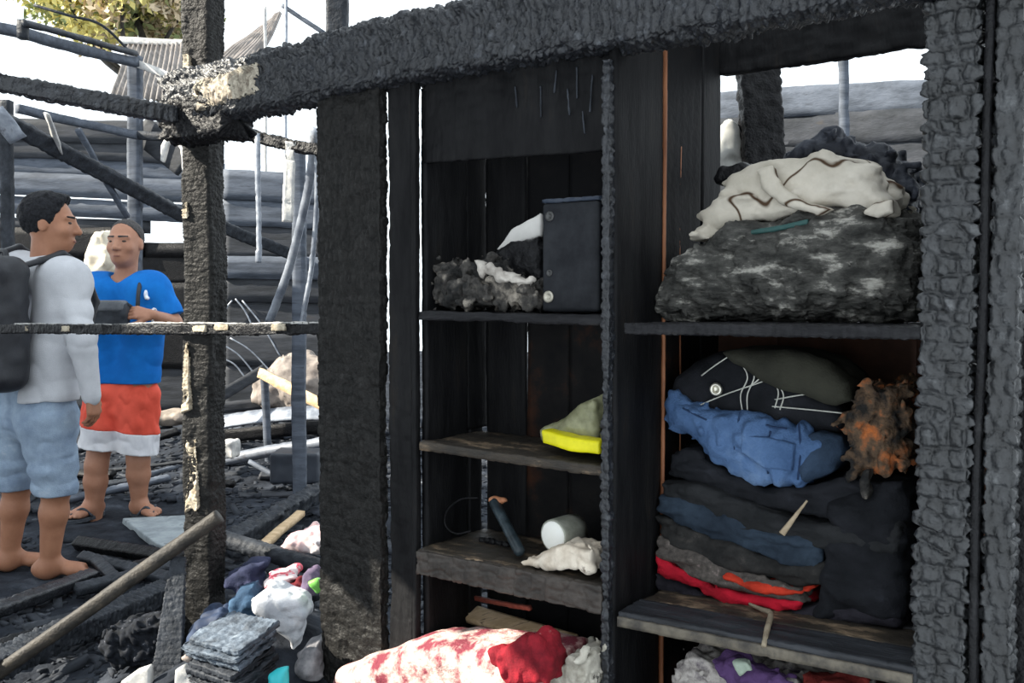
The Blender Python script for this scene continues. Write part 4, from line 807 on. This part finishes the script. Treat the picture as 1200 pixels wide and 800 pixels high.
def blue_man():
    Y = 5.22
    J = lambda x, y, d=0.0: P(x, y, Y + d)
    o = empty('person', 'person in bright blue T-shirt and red shorts with white hems, facing out', 'person', J(140, 608) * [1, 1, 0])
    sR, sL = J(112, 339, .02), J(182, 338, -.02); eL, wL = J(204, 378, -.03), J(178, 369, -.24); eR, wR = J(101, 388, -.02), J(118, 384, -.24)
    hR, hL = J(126, 470, .01), J(160, 468, .0); kR, kL = J(113, 545, -.02), J(162, 538, -.02); aR, aL = J(110, 607, .02), J(163, 594, .04)
    nb = J(147, 322, .01); Rv = nrm((sR - sL) * [1, 1, 0])
    fl = Field(np.array([-2.75, 4.75, -.03]), np.array([-1.6, 5.6, 1.78]), .006)
    fl.cone(sL, sR, .062, .062, .03); fl.cone(hR, sR - Rv * .055 - [0, 0, .02], .10, .095, .05); fl.cone(hL, sL + Rv * .055 - [0, 0, .02], .10, .095, .05)
    for s_, e, w_ in ((sR, eR, wR), (sL, eL, wL)):
        fl.cone(s_, e, .054, .042, .03); fl.cone(e, w_, .043, .029, .02)
    for h_, k_, a_ in ((hR, kR, aR), (hL, kL, aL)): legs(fl, h_, k_, a_, .09, .058, .060, .038)
    foot(fl, aR, (-.35, -.9), z0=.018); foot(fl, aL, (.78, -.55), z0=.018)
    hand(fl, wL, nrm(J(160, 366, -.28) - wL), (-.1, .75, -.5), 1, .5); hand(fl, wR, nrm(J(140, 378, -.28) - wR), (0, .3, .9), -1, .35)
    hc = J(147, 286, -.01); p_, R_ = head(fl, hc, (-.08, -1, -.03), nb + [0, 0, -.03], .060, 1.06, .004)
    kids = [fl.mesh('body', SKIN2, o, np.zeros(3))]
    h = Field(hc - .18, hc + .2, .005); h.ell(p_(0, -.020, .036), np.array([.083, .100, .096]) * 1.06, R_, 0); n = R_[1] * .80 - R_[2] * .6
    h.cut(n, float(n @ p_(0, .042, .095))); h.cut(-R_[2], float(-R_[2] @ p_(0, 0, -.02))); h.rough(.002, .01, 3); kids.append(h.mesh('hair', HAIRG, o, np.zeros(3)))
    pre = set(o.children); face_parts(p_, R_, o, 1.06, HAIRG); kids += [c for c in o.children if c not in pre]
    BT = cloth('bright blue cotton', (.012, .19, .62), (.008, .13, .46), scale=4, bump=.12)
    t = Field(np.array([-2.8, 4.8, .65]), np.array([-1.6, 5.6, 1.5]), .006)
    t.cone(sL, sR, .080, .080, .04); t.cone(hR + [0, 0, .05], sR - Rv * .05 - [0, 0, .02], .125, .118, .07); t.cone(hL + [0, 0, .05], sL + Rv * .05 - [0, 0, .02], .125, .118, .07)
    t.cut((0, 0, -1), -J(140, 449)[2])
    for s_, e in ((sR, eR), (sL, eL)):
        u_ = Field(t.lo, t.lo, t.h); u_.n, u_.ax = t.n, t.ax; u_.F = np.full(t.n, .15, dtype=np.float32); u_.cone(s_, e, .082, .074, 0); d = nrm(e - s_); u_.cut(d, float(d @ (e - d * .03)))
        k = .03; hh = np.maximum(k - np.abs(t.F - u_.F), 0) / k; t.F = np.minimum(t.F, u_.F) - hh * hh * k * .25
    nk = nb + [0, -.035, .02]; x, y, z = t.grid(); t.F = np.maximum(t.F, .072 - np.sqrt((x - nk[0]) ** 2 + (y - nk[1]) ** 2 + (z - nk[2]) ** 2)).astype(np.float32)
    t.rough(.007, (.14, .14, .10), 25, 1, True); tsh_ = t.mesh('t_shirt', BT, o, np.zeros(3)); kids.append(tsh_)
    em = J(171, 345, -.15); e_ = Field(em - .05, em + .05, .004); e_.ell(em, (.008, .02, .026), None, 0); e_.ell(em + [.008, 0, -.02], (.01, .02, .01), None, .01); em_ = (e_.mesh('chest_emblem', mat('white print', (.7, .75, .85), (.8, .85, .9), scale=30), o, np.zeros(3)))
    RS = cloth('coral red polyester', (.78, .11, .07), (.62, .075, .045), scale=5, rough=.7, bump=.1); WH = cloth('white hem cotton', (.70, .70, .72), (.56, .56, .60), scale=6, bump=.1)
    def shorts():
        t = Field(np.array([-2.75, 4.85, .35]), np.array([-1.7, 5.55, .95]), .006)
        t.cone(hL, hR, .115, .115, .05); t.cone(hL + [0, 0, .08], hR + [0, 0, .08], .10, .10, .05)
        t.cone(hR, kR - [.0, 0, .02], .125, .112, .03); t.cone(hL, kL - [0, 0, .02], .125, .112, .03); return t
    hp = nrm((.12, 0, 1.0)); zb = float(hp @ J(140, 527)); zm = float(hp @ J(140, 503))
    a = shorts(); a.rough(.008, (.07, .07, .12), 35, 2, True); a.cut(-hp, -zm); sho_ = a.mesh('shorts', RS, o, np.zeros(3)); kids.append(sho_)
    a = shorts(); a.rough(.008, (.07, .07, .12), 35, 2, True); a.cut(-hp, -zb); a.cut(hp, zm + .002); hem_ = a.mesh('white_hem', WH, o, np.zeros(3)); hem_.parent = sho_; em_.parent = tsh_
    wr = wL + (eL - wL) * .10; kids.append(tube('bracelet', [wr + .037 * (np.array([0, 1, 0]) * math.cos(t_) + np.array([0, 0, 1]) * math.sin(t_)) for t_ in np.linspace(0, 6.28, 10)], .007, WH, o, 6))
    for k in kids: k.location = tuple(-np.array(o.location))
    # ---------- shoulder bag held at the belly
    bc = J(129, 370, -.30); b0 = bc - [0, 0, .09]
    bg_ = empty('shoulder_bag', 'small charcoal camera bag held by the man in blue', 'bag', b0)
    BM = cloth('charcoal nylon bag', (.050, .056, .066), (.025, .028, .034), rough=.6)
    f1 = Field(bc - .2, bc + .2, .005); f1.rbox(bc, (.095, .05, .075), .03, None, 0); f1.rough(.006, .05, 4); q1 = [f1.mesh('bag_body', BM, bg_, np.zeros(3))]
    f2 = Field(bc - .2, bc + .2, .005); f2.rbox(bc + [0, -.012, .052], (.088, .052, .03), .02, None, 0); q1.append(f2.mesh('bag_flap', mat('grey flap', (.08, .088, .10), (.13, .14, .155), scale=20, rough=.6), bg_, np.zeros(3)))
    pts = [bc + [.09, 0, .06], J(160, 362, -.20), J(162, 345, -.165), J(164, 330, -.10), J(163, 322, -.01), J(160, 330, .12)]
    q1.append(tube('bag_strap', pts, .011, BM, bg_))
    for k in q1: k.location = tuple(-b0)
    # ---------- flip-flops
    for ank, d, lab in ((aR, (-.35, -.9), "dark flip-flop on the blue-shirted man's foot beside the bare-footed man"), (aL, (.78, -.55), 'dark flip-flop on the foot resting at the stone slab')):
        d = nrm([d[0], d[1], 0]); r = np.array([d[1], -d[0], 0]); b = np.array([ank[0], ank[1], 0.0])
        s_ = empty('flip_flop', lab, 'sandal', b); SM = mat('dark rubber', (.035, .04, .05), (.07, .08, .095), scale=20, rough=.6)
        V = []; n_ = 28
        for zz in (-.004, .016):
            for i in range(n_):
                a = 2 * math.pi * i / n_; w_ = .048 if math.cos(a) > 0 else .038
                V.append(d * (.062 + .14 * math.cos(a)) + r * w_ * math.sin(a) * (1 - .12 * math.cos(2 * a)) + [0, 0, zz])
        Fc = [tuple(range(n_ - 1, -1, -1)), tuple(range(n_, 2 * n_))] + [(i, (i + 1) % n_, n_ + (i + 1) % n_, n_ + i) for i in range(n_)]
        mesh_obj('sole', V, Fc, SM, s_, smooth=False)
        for e in (-1, 1): tube('strap', [d * .148 + r * .014 + [0, 0, .038], d * .11 + r * .03 * e + [0, 0, .068], d * .055 + r * .046 * e + [0, 0, .018]], .0075, SM, s_)
blue_man()
tag(soft('pale_sheet', [(96, 310), (100, 285), (108, 272), (120, 268), (128, 280), (128, 316), (118, 330), (96, 328)], 7.2, 7.5, mat('sunlit pale cloth', (.60, .52, .40), (.80, .73, .60), (.4, .28, .18), scale=7, c3pos=.7), plane='cam', r=.06, h=.012, amp=.04, sc=.14), 'sunlit pale cloth hanging on a line between the two men', 'cloth')
T('cloth_pole', (112, 300, 7.4), (112, 540, 7.4), .04, .04, GREYD, 'sooty pole propping up the sunlit pale cloth', 'pole')

# ================================================================== DEBRIS ON THE GROUND
def GT(name, a, b, wid, thk, m, label, cat, group=None, z=(.04, .04), far=False, **k):
    A = G(a[0], a[1], z[0]); B = G(b[0], b[1], z[1]); k.setdefault('hint', (0, -.6, .8)); k.setdefault('res', .012)
    return tag((plain if far else timber)(name, A, B, wid, thk, m, **k), label, cat, group)
tag(timber('wooden_pole', P(-60, 830, 2.75), P(257, 607, 2.79), .046, .046, WOODB, cl=.3, cp=.03, amp=.0015, res=.008, round_=.5, wob=.008), 'long grey brown pole slanting up against the charred post', 'pole')
GT('ribbed_beam', (-60, 802), (195, 692), .085, .08, CHARG, 'black ribbed beam lying below the slanting pole', 'beam', z=(.12, .06), cl=.022, cp=.09, amp=.008, ew=.35, res=.006)
tag(timber('leaning_plank', P(192, 830, 2.66), P(211, 652, 2.80), .10, .03, CHARG, cl=.011, cp=.06, amp=.003, res=.005, taper=.45, ew=.3), 'tapered charred plank leaning on the slanting pole', 'plank')
GT('charred_log', (-60, 735), (110, 672), .06, .05, CHARB, 'thin charred log lying behind the ribbed beam', 'log', z=(.05, .04), cl=.03, cp=.04, amp=.004)
GT('charred_log', (-20, 765), (150, 715), .05, .05, CHAR, 'sooty log squeezed between ribbed beam and thin log', 'log', z=(.06, .05), cl=.03, cp=.04, amp=.004)
GT('charred_log', (95, 652), (215, 682), .05, .045, CHARG, 'grey charred stick lying at the bare feet', 'stick', cl=.03, cp=.04, amp=.003)
GT('charred_log', (112, 655), (140, 682), .05, .045, CHARG, 'short charred stub crossing the grey sticks', 'stick', cl=.03, cp=.04, amp=.003)
GT('charred_log', (90, 690), (205, 662), .05, .045, CHARG, 'grey stick running toward the charred post foot', 'stick', cl=.03, cp=.04, amp=.003)
GT('charred_log', (90, 636), (215, 655), .06, .05, CHAR, 'black stick lying along the stone slab', 'stick', cl=.03, cp=.04, amp=.003)
GT('charred_log', (150, 562), (222, 545), .04, .04, GREYP, 'pale thin stick on the ash behind the flip-flops', 'stick', far=True)
GT('charred_log', (60, 520), (222, 510), .09, .08, GREYD, 'sooty log lying behind the red shorts', 'log', z=(.1, .1), far=True)
GT('charred_log', (150, 448), (222, 446), .06, .05, GREYP, 'blue grey rail on the ground behind the red shorts', 'rail', z=(.2, .2), far=True)
tag(lump('flat_stone', G(205, 488, .16), (.22, .16, .07), mat('pale brown stone', (.20, .17, .14), (.34, .29, .25), scale=6), h=.012, amp=.02, sc=.1), 'rounded pale brown stone behind the charred post', 'stone')
sp = np.array([G(x, y, .0)[:2] for x, y in [(143, 614), (222, 610), (232, 628), (192, 648), (183, 645)]])
def slab(name, pts, z0, z1, m, label, cat):
    c = pts.mean(0); n = len(pts); V = [(*(p_ - c), z0 - z0) for p_ in pts] + [(*(c * 0 + (p_ - c) * .985), z1 - z0) for p_ in pts]
    F = [tuple(range(n - 1, -1, -1)), tuple(range(n, 2 * n))] + [(i, (i + 1) % n, n + (i + 1) % n, n + i) for i in range(n)]
    o = mesh_obj(name, V, F, m, smooth=False); o.location = (c[0], c[1], z0); b = o.modifiers.new('b', 'BEVEL'); b.width = .006; b.segments = 2; return tag(o, label, cat)
slab('stone_slab', sp[::-1], .0, .035, mat('blue grey slab', (.20, .23, .25), (.32, .36, .38), (.10, .11, .12), scale=9, rough=.8, bump=.4, c3pos=.72), 'flat blue grey slab on the ash by the charred post', 'slab')
# right of the charred post
tag(timber('charred_log', P(248, 628, 3.25), P(385, 670, 3.05), .062, .062, CHARG, cl=.03, cp=.03, amp=.003, res=.008, round_=.5), 'round grey charred log lying between the post and the wide board', 'log')
GT('charred_log', (262, 640), (385, 570), .10, .09, CHARG, 'thick split log behind the round grey log', 'log', z=(.10, .12), cl=.05, cp=.05, amp=.008, res=.012, ero=.02)
GT('pale_stick', (306, 640), (352, 602), .045, .03, WOODL, 'raw yellowish broken stick by the thick split log', 'stick', z=(.10, .12), cl=.2, cp=.04, amp=.002)
T('steel_pipe', (250, 541, 6.6), (385, 517, 6.4), .085, .085, mat('sooty steel pipe', (.09, .10, .12), (.20, .22, .26), (.05, .04, .04), scale=6, rough=.45, spec=.5, c3pos=.72), 'sooty steel pipe lying beside the pale block', 'pipe', round_=.5)
tag(lump('pale_block', P(263, 526, 6.3), (.085, .08, .06), PALE, h=.01, amp=.01, sc=.06, box=.015), 'small ash white block at the sooty pipe end', 'block')
T('zinc_plate', (250, 497, 7.2), (385, 484, 7.0), .13, .02, METAL, 'bent bluish zinc plate over the debris heap', 'metal sheet', hint=(0, -.7, .7), bow=(0, 0, .03))
T('white_plank', (304, 436, 6.7), (384, 478, 6.1), .075, .03, WOODL, 'bright scorched white plank sloping down from the grey stub', 'plank')
T('grey_stub', (310, 438, 6.7), (316, 545, 6.7), .05, .05, GREYP, 'short grey stub holding up the bright white plank', 'post')
T('burnt_plank', (250, 470, 7.0), (312, 432, 7.2), .09, .03, GREYD, 'sooty plank rising to the grey stub', 'plank')
T('burnt_plank', (250, 480, 7.4), (385, 462, 7.5), .09, .05, GREYD, 'level sooty plank under the bright white plank', 'plank')
T('burnt_plank', (250, 512, 6.9), (385, 500, 6.8), .10, .06, CHAR, 'black plank lying between zinc plate and steel pipe', 'plank')
tag(lump('rubble_heap', P(362, 452, 7.4), (.42, .3, .26), mat('pale brown rubble', (.13, .11, .10), (.30, .26, .23), (.05, .05, .05), scale=8, c3pos=.7), h=.02, amp=.06, sc=.15, fine=.01), 'pale brown rubble heap at the foot of the blue grey wall', 'rubble')
tag(lump('dark_box', P(350, 545, 5.9), (.15, .13, .095), mat('dark blue grey box', (.025, .03, .04), (.045, .053, .068), scale=4, rough=.5), h=.01, amp=.004, sc=.1, box=.015), 'dark blue grey box half buried by the thick split log', 'box')
T('thin_stick', (292, 540, 6.1), (335, 566, 5.9), .03, .02, GREYP, 'thin grey stick leaning by the dark buried box', 'stick')
for k, (x0_, y0_, x1_, y1_) in enumerate([(272, 352, 258, 382), (276, 350, 300, 392), (284, 352, 330, 420), (262, 404, 300, 440), (270, 396, 318, 436), (262, 420, 290, 446)]):
    lab = ['thin bent wire peaking before the blue grey wall', 'thin wire sloping from the wire peak', 'longest thin wire sloping before the blue grey wall', 'thin wire low before the wall planks', 'thin wire crossing the low wires', 'shortest thin wire at the wall foot'][k]
    tag(tube('thin_wire', [P(x0_, y0_, 8.57), (P(x0_, y0_, 8.57) + P(x1_, y1_, 8.57)) / 2 + [0, 0, .04], P(x1_, y1_, 8.57)], .008, METAL), lab, 'wire')
# heap of cloth and scrap at the foot of the wide board
def heap(name, pix, Y, m, label, cat, dep=.14, **k):
    a = dict(r=.03, h=.006, amp=.009, sc=(.07, .07, .05), ridge=True); a.update(k)
    return tag(soft(name, pix, Y, Y + dep, m, plane='cam', **a), label, cat)
heap('white_cloth', [(292, 706), (310, 694), (335, 698), (352, 702), (360, 720), (350, 745), (345, 772), (338, 775), (336, 755), (318, 745), (300, 730), (292, 720)], 2.62, cloth('soiled white cotton', (.62, .62, .64), (.42, .44, .48), (.30, .22, .12), scale=10, c3pos=.70), 'soiled white cloth draped over the debris by the wide board', 'cloth')
heap('red_white_packet', [(304, 684), (315, 676), (342, 672), (348, 680), (330, 694), (306, 696)], 2.80, mat('red white wrapper', (.62, .05, .09), (.70, .60, .60), scale=18, rough=.5, pos=(.45, .52)), 'crumpled red and white packet above the soiled white cloth', 'packet', amp=.008)
heap('pink_white_bag', [(325, 642), (345, 628), (362, 622), (385, 630), (385, 648), (350, 652), (330, 650)], 3.15, mat('pale pink plastic', (.60, .30, .30), (.80, .72, .72), scale=8, rough=.5), 'pale pink plastic bag behind the round grey log', 'bag', amp=.01)
heap('maroon_cloth', [(330, 692), (345, 684), (356, 690), (352, 704), (335, 704)], 2.74, cloth('maroon cotton', (.16, .02, .025), (.09, .012, .016)), 'small maroon cloth beside the red and white packet', 'cloth')
heap('purple_cloth', [(348, 690), (352, 676), (362, 674), (370, 684), (366, 702), (352, 706)], 2.72, cloth('muted purple cotton', (.16, .12, .19), (.09, .07, .11)), 'muted purple rag between maroon cloth and green scrap', 'cloth', amp=.006)
heap('green_scrap', [(361, 683), (372, 678), (380, 692), (370, 700)], 2.66, mat('bright green plastic', (.16, .45, .08), (.22, .55, .12), scale=12, rough=.4), 'bright green plastic scrap against the wide board', 'scrap', dep=.03, amp=.004, r=.006)
heap('blue_bag', [(262, 712), (275, 698), (292, 690), (300, 705), (292, 735), (272, 748), (258, 735)], 2.74, cloth('steel blue nylon', (.05, .10, .17), (.025, .05, .09)), 'steel blue nylon bag behind the soiled white cloth', 'bag')
heap('navy_rag', [(214, 745), (228, 728), (255, 718), (268, 726), (262, 745), (230, 765), (214, 762)], 2.70, mat('navy scorched rag', (.012, .022, .05), (.03, .05, .10), (.30, .32, .36), scale=14, c3pos=.70), 'navy scorched rag at the foot of the charred post', 'cloth')
heap('indigo_rag', [(258, 678), (290, 660), (308, 662), (300, 690), (282, 700), (260, 694)], 2.95, cloth('indigo cotton', (.045, .05, .10), (.02, .025, .05)), 'indigo rag under the round grey log', 'cloth')
# burnt block of stacked pages
bkc = P(272, 765, 2.45)
bb = empty('burnt_book_bundle', 'burnt blue black bundle of stacked pages at the heap front', 'books', bkc - [0, 0, .07], -.55)
PG = mat('burnt blue grey pages', (.04, .05, .065), (.12, .15, .19), (.30, .34, .38), scale=22, rough=.7, bump=.6, stretch=(1, 1, 2), c3pos=.74)
for k in range(6):
    rg = random.Random(k)
    timber('page_stack', (-.105 + rg.uniform(-.008, .008), rg.uniform(-.008, .008), .02 + k * .021), (.105 + rg.uniform(-.008, .008), rg.uniform(-.008, .008), .022 + k * .021), .15, .0195, PG if k > 2 else CHARG, bb, hint=(0, -.25, 1), cl=.03, cp=.05, amp=.003, res=.005, ero=.008, jag=(.02, .02))
heap('teal_plastic', [(262, 800), (285, 790), (290, 840), (262, 840)], 2.36, mat('teal plastic', (.03, .42, .46), (.05, .52, .56), scale=6, rough=.4), 'teal plastic scrap in front of the burnt page bundle', 'scrap', dep=.05, amp=.004)
heap('teal_plastic', [(310, 796), (325, 784), (338, 782), (336, 840), (308, 840)], 2.36, MATS['teal plastic'], 'teal plastic scrap between page bundle and wide board', 'scrap', dep=.05, amp=.004)
heap('white_board_scrap', [(140, 800), (160, 786), (176, 780), (176, 850), (140, 850)], 2.62, PALE, 'white scrap leaning on the tapered plank foot', 'scrap', dep=.03, amp=.003, r=.006, ridge=False)
heap('white_paper_scrap', [(203, 785), (215, 778), (226, 790), (228, 840), (203, 840)], 2.50, PALE, 'white paper scrap between tapered plank and page bundle', 'scrap', dep=.03, amp=.004, r=.006)
heap('tan_rag', [(210, 772), (222, 760), (226, 772), (220, 782)], 2.48, mat('tan rag', (.25, .20, .18), (.38, .32, .28), scale=14), 'little tan rag above the white paper scrap', 'cloth', dep=.04, amp=.004, r=.01)
heap('grey_rag', [(340, 780), (352, 765), (372, 755), (378, 800), (350, 800)], 2.5, mat('grey scorched rag', (.10, .10, .11), (.30, .29, .30), (.5, .48, .47), scale=14, c3pos=.72), 'grey scorched rag against the wide board foot', 'cloth')
heap('charred_chunk', [(105, 760), (125, 740), (165, 728), (190, 728), (188, 775), (130, 792)], 2.85, mat('glittering charcoal', (.006, .007, .009), (.02, .023, .03), (.35, .36, .40), scale=45, rough=.8, spec=.1, c3pos=.78), 'glittering lump of charcoal beside the tapered plank', 'charcoal', amp=.012, sc=.04)
# scattered charred sticks that only their place tells apart
rs_ = random.Random(11); placed = 0
while placed < 34:
    y = 3.5 + 4.6 * rs_.random() ** .9; x = y * rs_.uniform(-.52, -.19); a = rs_.uniform(-.9, .9); L_ = rs_.uniform(.25, .8)
    if any((x - cx) ** 2 + (y - cy) ** 2 < cr_ ** 2 for cx, cy, cr_ in ((-2.2, 4.15, .62), (-2.1, 5.15, .65), (-1.75, 4.85, .5))): continue
    dx, dy = math.cos(a) * L_ / 2, math.sin(a) * L_ / 2; w_ = rs_.uniform(.025, .06)
    tag(timber('charred_stick', (x - dx, y - dy, gz(x - dx, y - dy) + w_ * .3), (x + dx, y + dy, gz(x + dx, y + dy) + w_ * .3 + rs_.uniform(0, .06)), w_, w_ * .7, [CHAR, CHARG, GREYD, GREYP][placed % 4], hint=(0, -.5, .8), cl=.04, cp=.03, amp=.003, res=.014, ero=.006, jag=(.03, .03)), ['black', 'ash grey', 'sooty dark grey', 'pale blue grey'][placed % 4] + ' charred stick scattered on the ash ground', 'stick', ['black', 'ash grey', 'sooty grey', 'pale blue grey'][placed % 4] + ' sticks scattered on the ash')
    placed += 1
# countless small rubble
def rubble(name, label, n, xr, yr, seed, sz):
    rg = np.random.default_rng(seed)
    x = rg.uniform(*xr, n); y = yr[0] + (yr[1] - yr[0]) * rg.uniform(0, 1, n) ** 1.6; keep = np.ones(n, bool)
    for cx, cy, cr_ in ((-2.2, 4.15, .42), (-2.1, 5.15, .5), (-1.75, 4.85, .32), (-.8, 2.75, .45)): keep &= (x - cx) ** 2 + (y - cy) ** 2 > cr_ ** 2
    x, y = x[keep], y[keep]; n = len(x); z = ground_z(x, y)
    cube = np.array([(a, b, c) for a in (-1, 1) for b in (-1, 1) for c in (-1, 1)], float)
    V = cube[None] * rg.uniform(.7, 1.1, (n, 8, 3)) * (sz * rg.lognormal(0, .5, (n, 1, 1))) * np.stack([rg.uniform(.6, 3.5, n), rg.uniform(.5, 1.2, n), rg.uniform(.25, .7, n)], -1)[:, None]
    a = rg.uniform(0, 6.28, n); t = rg.normal(0, .25, n)
    ca, sa = np.cos(a)[:, None], np.sin(a)[:, None]; ct, st = np.cos(t)[:, None], np.sin(t)[:, None]
    X, Y, Z = V[..., 0] * ct - V[..., 2] * st, V[..., 1], V[..., 0] * st + V[..., 2] * ct
    V = np.stack([X * ca - Y * sa + x[:, None], X * sa + Y * ca + y[:, None], Z + z[:, None] + sz * .2], -1).reshape(-1, 3)
    q = np.array([(0, 1, 3, 2), (4, 6, 7, 5), (0, 4, 5, 1), (2, 3, 7, 6), (0, 2, 6, 4), (1, 5, 7, 3)])
    F = (q[None] + 8 * np.arange(n)[:, None, None]).reshape(-1, 4)
    o = mesh_obj(name, V, F, RUB, smooth=False); tag(o, label, 'rubble'); o['kind'] = 'stuff'
rubble('ash_rubble', 'countless charred splinters and ash rubble over the ground', 14000, (-3.6, 1.0), (2.4, 9.5), 3, .008)
rubble('coal_rubble', 'larger charred wood chunks scattered over the ash', 900, (-3.6, .8), (3.3, 9.5), 4, .018)
